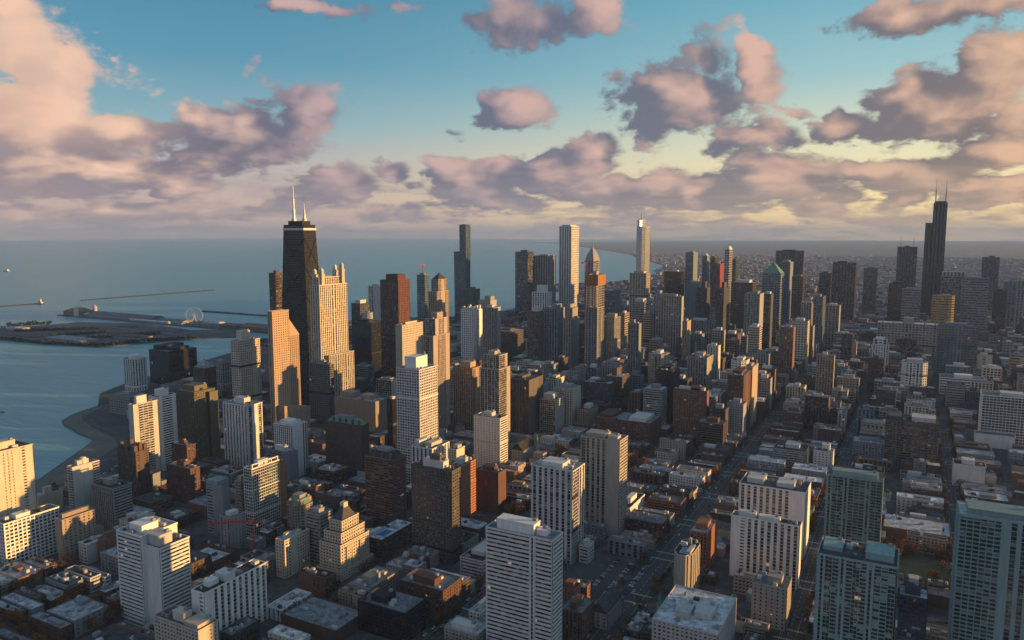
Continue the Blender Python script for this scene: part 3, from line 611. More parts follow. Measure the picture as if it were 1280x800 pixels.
# --- foreground
T('apartment_tower','beige tower with dark balcony columns and plain sunlit west side above the long podium','beige balcony tower',726,773,785,552,673,'beige','cVVVVVbbb','hhh',ph=[(.1,.6,.2,.8,4),(.65,.9,.2,.6,3)])
T('apartment_tower','white pier tower with broken ribs and dark glassy side right of the big white tower','broken rib tower',664,715,731,590,706,'white','VVVVVV','cV',ph=[(.2,.7,.2,.8,4)])
T('parking_block','parking podium with white decks at the foot of the broken rib tower','',726,735,743,684,705,'offwhite','hh','hhh')
T('parking_block','long white walled podium stretching away beneath the beige balcony tower','white wall podium',772,787,806,636,656,'white','bb','bsbsbsb')
T('office_tower','big white tower with dark window bands and roof boxes in the centre front','big banded tower',607,690,704,677,838,'white','hhhhhhhhVhhh','hhh',ph=[(.15,.7,.15,.75,8),(.72,.86,.3,.7,4)])
T('brick_tower','small red brown brick tower with pale roof at the foot of the big banded tower','small brick tower',700,727,743,768,805,'midbrick','vvv','vgv')
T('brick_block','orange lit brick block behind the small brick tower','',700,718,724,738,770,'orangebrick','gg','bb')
T('apartment_tower','octagonal beige tower with blank front and blue pool deck roof','octagon pool tower',840,862,882,697,756,'beige','bbbb','VVVV',octagon=1,pool=1,maxl=40,ph=[(.7,.9,.1,.45,3)])
T('apartment_tower','orange brick tower with scalloped top behind the octagon pool tower','scalloped brick tower',862,883,897,668,719,'orangebrick','vv','ggg',ph=[(.2,.8,.2,.8,5)])
T('apartment_slab','white striped slab, front one of two staggered, with thin yellow sunlit edge','front striped slab',914,997,1002,659,737,'white','bsVVVVVVV','bb',ph=[(.1,.35,.2,.7,4),(.4,.7,.2,.7,3)])
T('apartment_slab','white striped slab, rear one of two staggered, with broad lit west end','rear striped slab',924,1004,1014,617,700,'white','VVVVVVVbb','bb',ph=[(.1,.35,.2,.7,5),(.55,.8,.2,.7,4)])
T('apartment_block','cream block with white roof boxes and sunlit west wall at the bottom edge','cream roof box block',815,896,921,795,850,'offwhite','gggggg','bsb',ph=[(.28,.5,.2,.5,5),(.55,.8,.3,.6,4)],roof='whiteroof')
T('stone_building','small stone building with arched windows beside the street, bottom right','arched stone building',940,982,990,738,790,'stone','ssss','ss')
T('glass_tower','teal glass balcony tower with thin gold edge, rear of the right hand cluster','rear teal tower',1033,1098,1102,603,712,'tealframe','VkkVkkkVkk','b',glass='tealglass',ph=[(.1,.9,.1,.9,5)])
T('glass_tower','dark green glass tower with shimmering panes and cluttered roof before the teal balcony tower','dark pane tower',1022,1118,1122,712,860,'tealframe','VckVkckVkkc','k',glass='paneglass',ph=[(.05,.3,.3,.8,3),(.6,.95,.2,.8,5)])
T('glass_tower','navy glass tower with scattered pale panes attached right of the dark pane tower','navy pane tower',1124,1158,1160,752,870,'navy','cccc','c',glass='navyglass')
T('glass_tower','huge teal ribbed tower with grey roof screen cut by the right margin','huge teal tower',1199,1318,1319,664,890,'tealframe','kkkkkkbVVVVVV','k',glass='tealglass',ph=[(.1,.95,.15,.85,4)],east=1,maxl=30)
T('warehouse','long low shed with white roof and red brick wall by the lawn','white roofed shed',1104,1187,1188,672,686,'midbrick','bb','b',roof='whiteroof')
T('brick_block','brown low block with dark flat roof under the lawn','',1129,1159,1160,738,770,'brown','bb','b',roof='darkroof')
# --- lower left
T('apartment_slab','long white slab with dark window grid, partly gilded, at the left margin','gilded grid slab',-8,9,74,656,714,'white','GG','GGGGGGGG',ph=[(.3,.8,.25,.5,4)])
T('apartment_block','tan block with stepped parapet and brown shaded flank next to the gilded grid slab','tan stepped block',70,81,120,651,704,'tan','bs','sssss',ph=[(.1,.5,.1,.9,4)])
T('apartment_block','small block with white sunlit roof huts behind the twin white slabs','white hut block',149,164,194,654,694,'cream','gg','ss',ph=[(.2,.6,.2,.5,5),(.6,.9,.4,.8,3)])
T('apartment_slab','white slab with faint bands, rear half of the twin white slabs','rear twin slab',145,182,222,672,782,'white','hhhh','bb')
T('apartment_slab','white slab with one dark window column, front half of the twin white slabs','front twin slab',180,205,237,687,787,'white','bbsbb','hhhhh',ph=[(.1,.75,.1,.55,9)])
T('apartment_slab','white finned slab with vaulted roof pavilion at the bottom left','finned slab',239,259,333,743,818,'white','bs','sVVVVVVVV',ph=[(.15,.6,.15,.3,4),(.1,.9,.35,.5,6)])
T('apartment_block','cream block with brick water tank hut at the bottom edge below the finned slab','tank hut block',192,250,273,790,840,'cream','ggg','bs',ph=[(.35,.6,.2,.6,7),(.65,.95,.1,.9,3)])
T('art_deco_tower','stepped cream ziggurat tower with dark pyramid cap, one flank blazing gold','ziggurat tower',395,426,466,700,728,'cream','gg','gg',ziggurat=1)
T('apartment_block','tan block with sunlit courtyard slit left of the ziggurat tower','courtyard slit block',344,357,387,677,724,'cream','gg','gbgg',ph=[(.3,.6,.2,.4,4)])
T('apartment_block','brown rounded block with green copper dormer roofs behind the courtyard slit block','copper dormer block',352,376,397,635,672,'tan','gsg','gs',octagon=1,crown='mansard',crownmat='copper')
T('apartment_block','grey block with dark balcony stacks between copper dormer block and ziggurat tower','grey balcony block',381,402,416,645,708,'greybeige','hhh','hh')
T('parking_block','dark brown parking podium with blue pool on its roof','pool podium',456,478,517,676,700,'brown','hh','hhhh',pool=1,ph=[(.05,.25,.1,.4,3)])
T('office_block','low tan block with grey roof on the boulevard corner','low tan block',435,462,497,738,760,'tan','gg','gg')
T('office_block','dark red brick office block with orange lit roof wall','red brick office',499,554,577,740,780,'darkbrick','sgsgsg','sgs',ph=[(.25,.75,.15,.5,6)])
T('office_block','black glass low office with white roof panels and gilded end','black glass office',447,507,532,768,806,'black','ccc','hh',glass='blackglass',ph=[(.2,.5,.2,.7,5)])
T('school_building','low white arcaded building around a snowy court','arcaded building',333,352,389,764,778,'white','VVV','VVVV',roof='paleroof')
T('supermarket','large flat grey roofed store at the bottom centre','grey roofed store',352,420,456,790,806,'darkbrick','bbb','bb',roof='greyroof')
T('parking_block','parking garage with white deck bands beside the big banded tower','banded garage',575,604,640,703,724,'offwhite','hhh','hh')
T('office_block','small white block with pale blue roof left of the big banded tower','',586,601,625,768,792,'offwhite','gg','gg',roof='paleroof')
T('club_building','low building with dark pool on its pale roof at the bottom edge','',555,596,640,796,818,'beige','gg','gg',roof='paleroof',maxl=20)
T('brick_block','brown brick block with grey roof under the taupe tower','',418,424,432,690,701,'brown','g','g')
T('apartment_block','tan plain block with green trimmed top below the rounded grey tower','',274,290,306,648,690,'greybeige','VsV','ss')
T('brick_block','plain brick block with tall blank wall left of the twin white slabs','',122,134,150,676,706,'midbrick','bb','bs')
# ---------------------------------------------------------------- ground, lake and shore
SHORE_PX = [(-260,700),(-120,655),(-40,632),(20,612),(50,598),(78,578),(104,560),(118,548),(98,541),(80,531),(77,526),(88,519),(104,513),(122,507),(137,500)]
SHORE = [ground(*p) for p in SHORE_PX]
SHORE += [(760,2060),(860,1990),(910,1900),(960,1760),(1010,1600),(1060,1450),(1130,1330),(1150,1150),(1150,1000),(1230,760),(1080,560),(900,380),(900,-600),(1010,-900),(1300,-1050),(1500,-1250),(1500,-1500),(1180,-1700),(1120,-2400),(1300,-3300)]
SHORE += [ground(*p) for p in [(818,339),(833,334),(829,331.5),(800,323),(788,318.5),(765,314.5),(740,310.5),(715,307),(690,304.5),(660,303)]]
LAND = [(-200, 3400)] + SHORE + [(2500,-36500),(-20000,-36500),(-37000,-20000),(-37000,3400)]
def inside(x, y, P=LAND):
    c = False; n = len(P); j = n-1
    for i in range(n):
        xi, yi = P[i]; xj, yj = P[j]
        if (yi > y) != (yj > y) and x < (xj-xi)*(y-yi)/(yj-yi)+xi: c = not c
        j = i
    return c
def sheet(name, pts, z0, z1, mat, kind='structure'):
    from mathutils.geometry import tessellate_polygon
    from mathutils import Vector
    mb = MB(); mb.v = [(p[0],p[1],z1) for p in pts]
    area = sum(pts[i-1][0]*pts[i][1]-pts[i][0]*pts[i-1][1] for i in range(len(pts)))
    if area < 0: pts = pts[::-1]; mb.v = [(p[0],p[1],z1) for p in pts]
    for tri in tessellate_polygon([[Vector((p[0],p[1],0)) for p in pts]]):
        a, b, c = tri; A, B2, C2 = pts[a], pts[b], pts[c]
        if (B2[0]-A[0])*(C2[1]-A[1])-(B2[1]-A[1])*(C2[0]-A[0]) < 0: tri = (a, c, b)
        mb.f.append(tuple(tri)); mb.uv.extend([(0,0)]*3); mb.mi.append(0)
    for i in range(len(pts)):
        a, b = pts[i], pts[(i+1) % len(pts)]
        mb.poly([(a[0],a[1],z0),(b[0],b[1],z0),(b[0],b[1],z1),(a[0],a[1],z1)])
    o = mb.build(name, mat); o['kind'] = kind; return o
sheet('ground', LAND, -3.0, 0.0, 'land')
_w = MB(); _w.poly([(-37000,-36500,-1.6),(37000,-36500,-1.6),(37000,6000,-1.6),(-37000,6000,-1.6)]); _w.build('water', 'lake')['kind'] = 'structure'
# beach and lakeside road curve
def band(name, inner, outer, z, mat):
    mb = MB(); a = [ground(*p) for p in inner]; b = [ground(*p) for p in outer]
    for i in range(len(a)-1):
        q = [(b[i][0],b[i][1],z),(b[i+1][0],b[i+1][1],z),(a[i+1][0],a[i+1][1],z),(a[i][0],a[i][1],z)]
        s = sum(q[k-1][0]*q[k][1]-q[k][0]*q[k-1][1] for k in range(4))
        mb.poly(q if s > 0 else q[::-1])
    mb.build(name, mat)['kind'] = 'structure'
band('beach', [(0,646),(46,622),(84,600),(120,576),(148,556),(140,546),(118,536),(104,526),(102,521),(112,516),(128,509)], [(-40,633),(20,613),(50,599),(78,579),(104,561),(117,548.6),(98,541.6),(80.6,531),(78,526),(88.5,519.6),(122,507.6)], .05, 'sand')
band('promenade', [(62,626),(100,604),(138,580),(158,560),(150,545),(126,533),(112,525),(112,521)], [(52,622),(88,600),(124,576),(150,557),(142,547),(120,537),(107,527),(106,522.5)], .07, 'paving')
band('lakeside_drive', [(84,632),(112,612),(150,586),(170,560),(162,541),(136,529),(124,523),(126,518),(142,510)], [(66,628),(104,606),(142,581),(161,560),(153,544),(129,532),(116,525),(118,519),(136,509.5)], .09, 'asphalt')
# street grid
NS = [(-1700,8),(-1560,8),(-1420,8),(-1290,8),(-1160,8),(-1040,8),(-920,9),(-804,9),(-672,9),(-541,11),(-408,14),(-285,9),(-172,9),(-40,10),(85,8),(205,9),(330,9),(450,8),(560,8),(680,8),(800,9)]
EW = [(3218-100.6*k, 10 if k % 8 == 0 else 7) for k in range(0, 42)]
rd = MB(); mk = MB(); pv = MB()
for x, h in NS:
    y = -1000
    while y < 3200:
        e = y
        while e < 3200 and inside(x+h+30, e) and inside(x+h+30, e+20): e += 20
        if e > y: rd.poly([(x-h,y,.02),(x+h,y,.02),(x+h,e,.02),(x-h,e,.02)])
        y = e+20
for y, h in EW:
    xe = 60
    while xe < 1100 and inside(xe+60, y): xe += 40
    rd.poly([(-1760,y-h,.012),(xe,y-h,.012),(xe,y+h,.012),(-1760,y+h,.012)])
BLOCKS = []
for i in range(len(NS)-1):
    for j in range(len(EW)-1):
        x0, x1 = NS[i][0]+NS[i][1], NS[i+1][0]-NS[i+1][1]; y0, y1 = EW[j+1][0]+EW[j+1][1], EW[j][0]-EW[j][1]
        if all(inside(x, y) for x in (x0-25, x1+25) for y in (y0-20, y1+20)): BLOCKS.append((x0, x1, y0, y1)); pv.box(x0, x1, y0, y1, -.2, .14)
for x, h in NS:                                   # painted markings on the nearer streets
    if -950 < x < 100:
        for y in np.arange(1500, 2700, 9.0):
            mk.poly([(x-.12,y,.026),(x+.12,y,.026),(x+.12,y+4,.026),(x-.12,y+4,.026)])
        for s in (-1, 1):
            mk.poly([(x+s*h*.55-.1,1500,.026),(x+s*h*.55+.1,1500,.026),(x+s*h*.55+.1,2700,.026),(x+s*h*.55-.1,2700,.026)])
        for y, h2 in EW:
            if 1500 < y < 2700:
                for yy in (y-h2-2.5, y+h2+.3):
                    for k in range(int(2*h/1.2)): mk.poly([(x-h+k*1.2+.2,yy,.03),(x-h+k*1.2+.8,yy,.03),(x-h+k*1.2+.8,yy+2.4,.03),(x-h+k*1.2+.2,yy+2.4,.03)])
rd.build('roads', 'asphalt')['kind'] = 'structure'; mk.build('road_markings', 'paint')['kind'] = 'structure'; pv.build('pavement', 'paving')['kind'] = 'structure'
# ---------------------------------------------------------------- towers
FOOT = []                                         # footprints (x0, x1, y0, y1, H, short)
def roof_units(root, off, P, z, rng, k, mats=('grey','paleroof','darkgrey','offwhite'), avoid=()):
    x0, x1 = min(p[0] for p in P)+2, max(p[0] for p in P)-2; y0, y1 = min(p[1] for p in P)+2, max(p[1] for p in P)-2
    done = list(avoid)
    for _ in range(k*5):
        if k <= 0: break
        w, l, h = rng.uniform(1.6, 6), rng.uniform(1.6, 6), rng.uniform(1.0, 3.2)
        if x1-x0 < w+1 or y1-y0 < l+1: continue
        a, b = rng.uniform(x0, x1-w), rng.uniform(y0, y1-l)
        if any(a < q[1] and a+w > q[0] and b < q[3] and b+l > q[2] for q in done): continue
        done.append((a-.5, a+w+.5, b-.5, b+l+.5)); k -= 1
        mb = MB()
        if rng.random() < .3 and min(w, l) < 4: mb.tube((a+w/2, b+l/2, z), (a+w/2, b+l/2, z+h), min(w, l)/2, n=10); mb.tube((a+w/2, b+l/2, z+h), (a+w/2, b+l/2, z+h+.3), min(w, l)/2*.7, n=10)
        else:
            mb.box(a, a+w, b, b+l, z, z+h); mb.box(a+.3, a+w-.3, b+.3, b+l-.3, z+h, z+h+.35)
            if rng.random() < .5: mb.box(a+w, a+w+rng.uniform(.5, 3), b+l*.35, b+l*.35+.7, z+.4, z+1.1)
        mb.build('roof_unit', rng.choice(mats), root, off)
TOP = [None]                                     # the roof made last: what stands on it is its child
def body(root, off, P, z0, z1, styles, wall, glass, dist, roof=None, names=('facade','glazing')):
    fr, gl = MB(), MB()
    facade(fr, gl, P, z0, z1, styles, dist)
    a = fr.build(names[0], wall, root, off); b = gl.build(names[1], glass, root, off)
    if roof:
        r = MB(); roofslab(r, P, z1); TOP[0] = r.build('roof', roof, root, off)
    return a
def frustum(mb, P, z0, z1, f):
    cx, cy = sum(p[0] for p in P)/len(P), sum(p[1] for p in P)/len(P)
    mb.prism(P, z0, z1, [(cx+(p[0]-cx)*f, cy+(p[1]-cy)*f) for p in P])
ROOFS = ['greyroof','tarroof','paleroof','greyroof','darkroof']
GL = dict(black='blackglass')
def tower(a, k, idx):
    name, label, short, xl, xc, xr, yt, base, wall, ns, ws = a
    x0, x1, y0, y1, H, d = solve(xl, xc, xr, yt, base, k.get('east'))
    if k.get('maxl'): y0 = max(y0, y1-k['maxl'])
    rng = random.Random(idx*31+5)
    cat = 'tower' if 'tower' in name else 'building'
    off = ((x0+x1)/2, (y0+y1)/2, 0.0)
    root = thing(name, label, cat, off); TOP[0] = root
    glass = k.get('glass') or GL.get(wall, 'glass'); roof = k.get('roof') or rng.choice(ROOFS)
    P = rect(x0, x1, y0, y1); st = [ns, ws, ns, ws]
    if k.get('octagon') == 1: P = ngon(x0, x1, y0, y1, 8); st = [ns, ws, ws, ns, ns, ns, ws, ns]
    if k.get('octagon') == 2: P = ngon(x0, x1, y0, y1, 20); st = [ns]
    FOOT.append((x0, x1, y0, y1, H, short))
    zt = H
    if k.get('ziggurat'):
        tiers = [(0,1,0,1,0,9),(.06,.94,.06,.94,9,34),(.14,.86,.14,.86,34,44),(.24,.76,.24,.76,44,54)]
        for q, (fa, fb, fc, fd, za, zb) in enumerate(tiers):
            Q = rect(x0+fa*(x1-x0), x0+fb*(x1-x0), y0+fc*(y1-y0), y0+fd*(y1-y0))
            body(root, off, Q, za, zb, ['g','gg','g','gg'], wall, glass, d, 'darkroof' if q else 'greyroof', ('tier','glazing'))
        for s in (-1, 1):                          # projecting wings step down the lit flank
            cy = (y0+y1)/2+s*(y1-y0)*.2
            Q = rect(x0+.02*(x1-x0), x0+.15*(x1-x0), cy-4, cy+4); body(root, off, Q, 9.1, 30, ['b','gg','b','b'], wall, glass, d, 'greyroof', ('wing','glazing'))
        m = MB(); frustum(m, rect(x0+.3*(x1-x0), x0+.7*(x1-x0), y0+.3*(y1-y0), y0+.7*(y1-y0)), 54.2, 66, .28); m.build('cap_roof', 'darkgrey', root, off)
        m = MB(); cx, cy = off[0], off[1]; m.box(cx-2.4, cx+2.4, cy-3, cy+3, 64, 69); m.build('lantern', wall, root, off)
        return root
    if k.get('shoulder'):
        zs = H*.86
        body(root, off, P, 0, zs, st, wall, glass, d, roof)
        P = rect(x0+.12*(x1-x0), x1-.04*(x1-x0), y0+.05*(y1-y0), y1-.22*(y1-y0)); body(root, off, P, zs+.21, H, st, wall, glass, d, roof, ('upper_facade','upper_glazing'))
    else:
        body(root, off, P, 0, H, st, wall, glass, d, roof)
    if H > 60 and d < 2300 and not (set(ns+ws) & set('Hkb')) and not k.get('belts') and rng.random() < .6:   # plant floor behind louvres
        for f in rng.choice(((.5,), (.33, .7), (.62,), (.12,))):
            m = MB(); m.prism(inset(P, -.05), H*f, H*f+3.4); m.build('louvre_band', rng.choice((wall, 'darkgrey', 'black')), root, off)
    if k.get('wing'):                              # sunlit wing carried forward on the west side
        yy = y0+.42*(y1-y0); Q = rect(x0-6, x0-.6, y0, yy); body(root, off, Q, 0, H-3, [ws, 'bbsb', 'b', 'b'], wall, glass, d, roof, ('wing','wing_glazing'))
    if k.get('podium'):
        pa, pb, py = k['podium']; ga, gb = ground(pa, 562), ground(pb, 562)
        Q = rect(min(ga[0], gb[0]), max(ga[0], gb[0]), y1+.6, y1+22); body(root, off, Q, 0, 20, ['b'], 'white', glass, d, 'greyroof', ('podium','podium_glazing')); FOOT.append((Q[1][0], Q[0][0], y1, y1+22, 20, ''))
    if k.get('belts'):
        m = MB()
        for f in (.34, .68): 
            Q = inset(P, -.35); R2 = inset(P, -.02)
            for i in range(len(P)):
                j = (i+1) % len(P); m.hexa([(Q[i][0],Q[i][1],H*f),(Q[j][0],Q[j][1],H*f),(R2[j][0],R2[j][1],H*f),(R2[i][0],R2[i][1],H*f),(Q[i][0],Q[i][1],H*f+1.1),(Q[j][0],Q[j][1],H*f+1.1),(R2[j][0],R2[j][1],H*f+1.1),(R2[i][0],R2[i][1],H*f+1.1)])
        m.build('belt_course', 'white', root, off)
        m = MB(); xw = x0+.5; zz = H+5                # open frame standing on the roof edge
        m.box(xw, xw+1, y0+1, y1-1, zz-1.2, zz)
        for f in (0, .25, .5, .75, 1): yy = y0+1.2+f*(y1-y0-3.4); m.box(xw+.05, xw+.95, yy, yy+1, H+.9, zz-1.2)
        m.build('roof_frame', 'white', root, off)
    if k.get('belt'):
        m = MB(); Q = inset(P, -.3); m.prism(Q, H*.74, H*.74+1.6); m.build('belt_course', 'white', root, off)
    used = []
    for (fa, fb, fc, fd, h) in k.get('ph', [] if H < 14 or d < 560 else [(rng.uniform(.15,.4), rng.uniform(.6,.85), rng.uniform(.15,.35), rng.uniform(.6,.85), rng.uniform(3.5,6))]):
        X0, X1 = min(p[0] for p in P), max(p[0] for p in P); Y0, Y1 = min(p[1] for p in P), max(p[1] for p in P)
        xa, xb, ya, yb = X1-fb*(X1-X0), X1-fa*(X1-X0), Y1-fd*(Y1-Y0), Y1-fc*(Y1-Y0)
        m = MB(); m.box(xa, xb, ya, yb, zt, zt+h); m.box(xa-.25, xb+.25, ya-.25, yb+.25, zt+h, zt+h+.5)
        o = m.build('penthouse', wall if rng.random() < .75 else 'offwhite', TOP[0], off); used.append((xa-1, xb+1, ya-1, yb+1))
        if xb-xa > 8 and d < 1500:
            m = MB(); m.box(xa+1.5, xa+4.5, ya+1, ya+4, zt+h+.5, zt+h+2.4); m.build('roof_unit', 'grey', TOP[0], off)
    if k.get('drum'):
        m = MB(); r = min(x1-x0, y1-y0)*.36; cy = off[1]
        m.tube((off[0], cy, H), (off[0], cy, H+7), r, n=20); m.tube((off[0], cy, H+7), (off[0], cy, H+8), r*.8, n=20); m.build('roof_drum', wall, TOP[0], off); used.append((off[0]-r, off[0]+r, cy-r, cy+r))
    if k.get('pool'):
        m = MB(); X0, X1 = x0+.2*(x1-x0), x0+.65*(x1-x0); Y0, Y1 = y0+.55*(y1-y0), y0+.85*(y1-y0)
        m.box(X0, X1, Y0, Y1, H+.2, H+.45); m.build('pool', 'poolwater', TOP[0], off)
        m = MB()
        for bx in ((X0-.8,X0-.02,Y0-.8,Y1+.8),(X1+.02,X1+.8,Y0-.8,Y1+.8),(X0-.02,X1+.02,Y0-.8,Y0-.02),(X0-.02,X1+.02,Y1+.02,Y1+.8)): m.box(*bx, H+.15, H+.6)
        m.build('pool_surround', 'paleroof', TOP[0], off); used.append((X0-1, X1+1, Y0-1, Y1+1))
    c = k.get('crown')
    if c == 'pyramid':
        m = MB(); frustum(m, inset(P, 1.0), H+.1, H+min(x1-x0, y1-y0)*.62, .04); m.build('pyramid_roof', k.get('crownmat', 'darkroof'), root, off)
    elif c == 'mansard':
        m = MB(); frustum(m, inset(P, 1.6), H+.1, H+6.5, .72); m.build('mansard_roof', k['crownmat'], root, off)
        m = MB(); cx, cy = off[0], off[1]; w, l = (x1-x0)*.2, (y1-y0)*.2; m.box(cx-w, cx+w, cy-l, cy+l, H+6.5, H+10); m.build('penthouse', 'grey', root, off)
        for q in range(max(2, int((x1-x0)/11))):
            xx = x0+4+q*11
            if xx < x1-5:
                m = MB(); m.box(xx, xx+3, y1-3.6, y1-.9, H+.3, H+5); m.prism([(xx-.3,y1-3.8),(xx+3.3,y1-3.8),(xx+3.3,y1-.7),(xx-.3,y1-.7)], H+5, H+7, [(xx+1.3,y1-3.8),(xx+1.7,y1-3.8),(xx+1.7,y1-.7),(xx+1.3,y1-.7)]); m.build('dormer', wall, root, off)
        used = [(x0, x1, y0, y1)]
    elif c == 'turrets':
        for fx, fy in ((.14,.14),(.86,.14),(.14,.86),(.86,.86),(.5,.86),(.14,.5)):
            m = MB(); cx, cy = x0+fx*(x1-x0), y0+fy*(y1-y0); m.box(cx-2.6, cx+2.6, cy-2.2, cy+2.2, H, H+rng.uniform(6, 11)); m.build('turret', wall, root, off)
        used = [(x0, x1, y0, y1)]
    elif c == 'spire':
        m = MB(); frustum(m, P, H+.1, H+14, .45); m.build('crown', wall, root, off)
        m = MB(); m.tube((off[0], off[1], H+14), (off[0], off[1], H+32), 1.6, .4); m.build('spire', 'steel', root, off)
    if k.get('finials'):
        for q in range(6):
            m = MB(); xx = x0+(q+.5)/6*(x1-x0); m.box(xx-1.5, xx+1.5, y1-4, y1-1, H+.3, H+rng.uniform(4, 7)); m.build('finial', wall, root, off)
    if k.get('masts'):
        for q in (.2, .85):
            m = MB(); xx = x0+q*(x1-x0); m.tube((xx, off[1], H), (xx, off[1], H+42), 1.3, .5); m.build('mast', 'steel', root, off)
    if k.get('crownband'):
        Q = inset(P, 2.0); body(root, off, Q, H+.2, H+14, ['V'], 'paleroof', 'blackglass', d, 'paleroof', ('colonnade','colonnade_glazing'))
    if d < 1500: roof_units(TOP[0], off, P, zt+.2, rng, 5 if d < 900 else 3, avoid=used)
    return root
for _i, (_a, _k) in enumerate(ROWS): tower(_a, _k, _i)
# ---------------------------------------------------------------- skyscrapers with shapes of their own
def bars(mb, segs, r):
    for a, b in segs: mb.tube(a, b, r, n=4)
def black_tapered():
    cx, cy, H = 402, 1877, 344.0; d = 1475
    root = thing('skyscraper', 'tallest black tapering tower with crossed bracing and two white antennas beside the lake', 'tower', (cx, cy, 0)); off = (cx, cy, 0)
    W, L, w, l = 40, 25, 24.5, 15.5
    fr, gl = MB(), MB(); facade(fr, gl, rect(cx-W, cx+W, cy-L, cy+L), 0, H, ['GGGG','GGG','GGGG','GGG'], d)
    def tp(p): f = 1-(1-w/W)*p[2]/H; g = 1-(1-l/L)*p[2]/H; return (cx+(p[0]-cx)*f, cy+(p[1]-cy)*g, p[2])
    fr.v = [tp(p) for p in fr.v]; gl.v = [tp(p) for p in gl.v]
    fr.build('facade', 'hancock', root, off); gl.build('glazing', 'blackglass', root, off)
    m = MB()
    for q in range(6):
        z0, z1 = q*H*.93/6, (q+1)*H*.93/6
        for s in (1, -1):
            a, b = tp((cx-W*s, cy+L+.7, z0)), tp((cx+W*s, cy+L+.7, z1)); m.tube(a, b, .8, n=4)
            a, b = tp((cx-W-.7, cy-L*s, z0)), tp((cx-W-.7, cy+L*s, z1)); m.tube(a, b, .8, n=4)
    m.build('cross_bracing', 'hancock', root, off)
    m = MB()
    for za, zb in ((H-9, H-5),):
        f = (w+.8)/W; Q = rect(cx-w-1.2, cx+w+1.2, cy-l-1.2, cy+l+1.2); m.prism(Q, za, zb)
    m.build('crown_band', 'offwhite', root, off)
    m = MB(); m.box(cx-w, cx+w, cy-l, cy+l, H, H+1); m.box(cx-17, cx+17, cy-11, cy+11, H+1, H+8); m.build('roof', 'black', root, off)
    for sx, h in ((13, 66), (-13, 32)):
        m = MB(); z = H+8
        for r0, r1, a, b in ((2.6, 2.6, 0, .34), (1.7, 1.7, .34, .62), (.9, .5, .62, 1.0)): m.tube((cx+sx, cy, z+a*h), (cx+sx, cy, z+b*h), r0, r1, 8)
        m.tube((cx+sx, cy, z), (cx+sx, cy, z+5), 4.2, 4.2, 8); m.build('antenna', 'masthead', root, off)
    FOOT.append((cx-W, cx+W, cy-L, cy+L, H, 'black tapered tower'))
black_tapered()
def four_turrets():
    x0, x1, y0, y1, H, d = solve(387, 404, 439, 357, 529)
    off = ((x0+x1)/2, (y0+y1)/2, 0); root = thing('skyscraper', 'golden lit stone skyscraper with four lantern turrets on its corners beside the black tapered tower', 'tower', off)
    body(root, off, rect(x0, x1, y0, y1), 0, H, ['vvvV','vvVvv','vvvV','vvVvv'], 'cream', 'glass', d, 'greyroof')
    Q = rect(x0-9, x0-.6, y0-4, y1-10); body(root, off, Q, 0, H*.49, ['v','vVvVv','v','v'], 'cream', 'glass', d, 'greyroof', ('lower_wing','wing_glazing'))
    Q = rect(x0+4, x1-4, y0+4, y1-4); body(root, off, Q, H+.25, H+13, ['v','v','v','v'], 'cream', 'glass', d, 'greyroof', ('attic','attic_glazing'))
    w = 7.0
    for fx, fy, hh in ((.14,.14,34),(.86,.14,30),(.14,.86,26),(.86,.86,24)):
        cx, cy = x0+fx*(x1-x0), y0+fy*(y1-y0)
        m = MB(); m.box(cx-w/2, cx+w/2, cy-w/2, cy+w/2, H+.3, H+hh*.7); m.box(cx-w*.62, cx+w*.62, cy-w*.62, cy+w*.62, H+hh*.7, H+hh*.76); m.box(cx-w*.36, cx+w*.36, cy-w*.36, cy+w*.36, H+hh*.76, H+hh)
        o = m.build('turret', 'cream', root, off); m2 = MB(); frustum(m2, rect(cx-w*.4, cx+w*.4, cy-w*.4, cy+w*.4), H+hh, H+hh+4, .1); m2.build('turret_roof', 'silver', o, off)
    FOOT.append((x0-9, x1, y0-4, y1, H, 'four turret tower'))
four_turrets()
def sloped():
    x0, x1, y0, y1, H, d = solve(337, 346, 361, 390, 556)
    off = ((x0+x1)/2, (y0+y1)/2, 0); root = thing('skyscraper', 'tan granite tower of joined shafts with slanting sliced tops, its broad side golden', 'tower', off)
    body(root, off, rect(x0, x1, y0, y1), 0, H, ['vs','ssss','ss','ss'], 'pink', 'glass', d, 'tarroof')
    def slant(name, X0, X1, Y0, Y1, zn, zs):
        fr, gl = MB(), MB(); facade(fr, gl, rect(X0, X1, Y0, Y1), 0, zs, ['ss','ssss','ss','ss'], d, cap=False)
        a = fr.build(name, 'pink', root, off); gl.build(name+'_glazing', 'glass', root, off)
        m = MB(); e = .15
        m.hexa([(X0-e,Y0-e,zs),(X1+e,Y0-e,zs),(X1+e,Y1+e,zs),(X0-e,Y1+e,zs),(X0-e,Y0-e,zs+1),(X1+e,Y0-e,zs+1),(X1+e,Y1+e,zn),(X0-e,Y1+e,zn)]); m.build('slanted_roof', 'pink', root, off)
    slant('middle_shaft', x0+3, x1-1, y0-24, y0-.5, H-12, H-42)
    slant('low_shaft', x0-13, x0-.6, y0-26, y1-6, 62, 50)
    FOOT.append((x0-13, x1, y0-26, y1, H, 'slanting top tower'))
sloped()
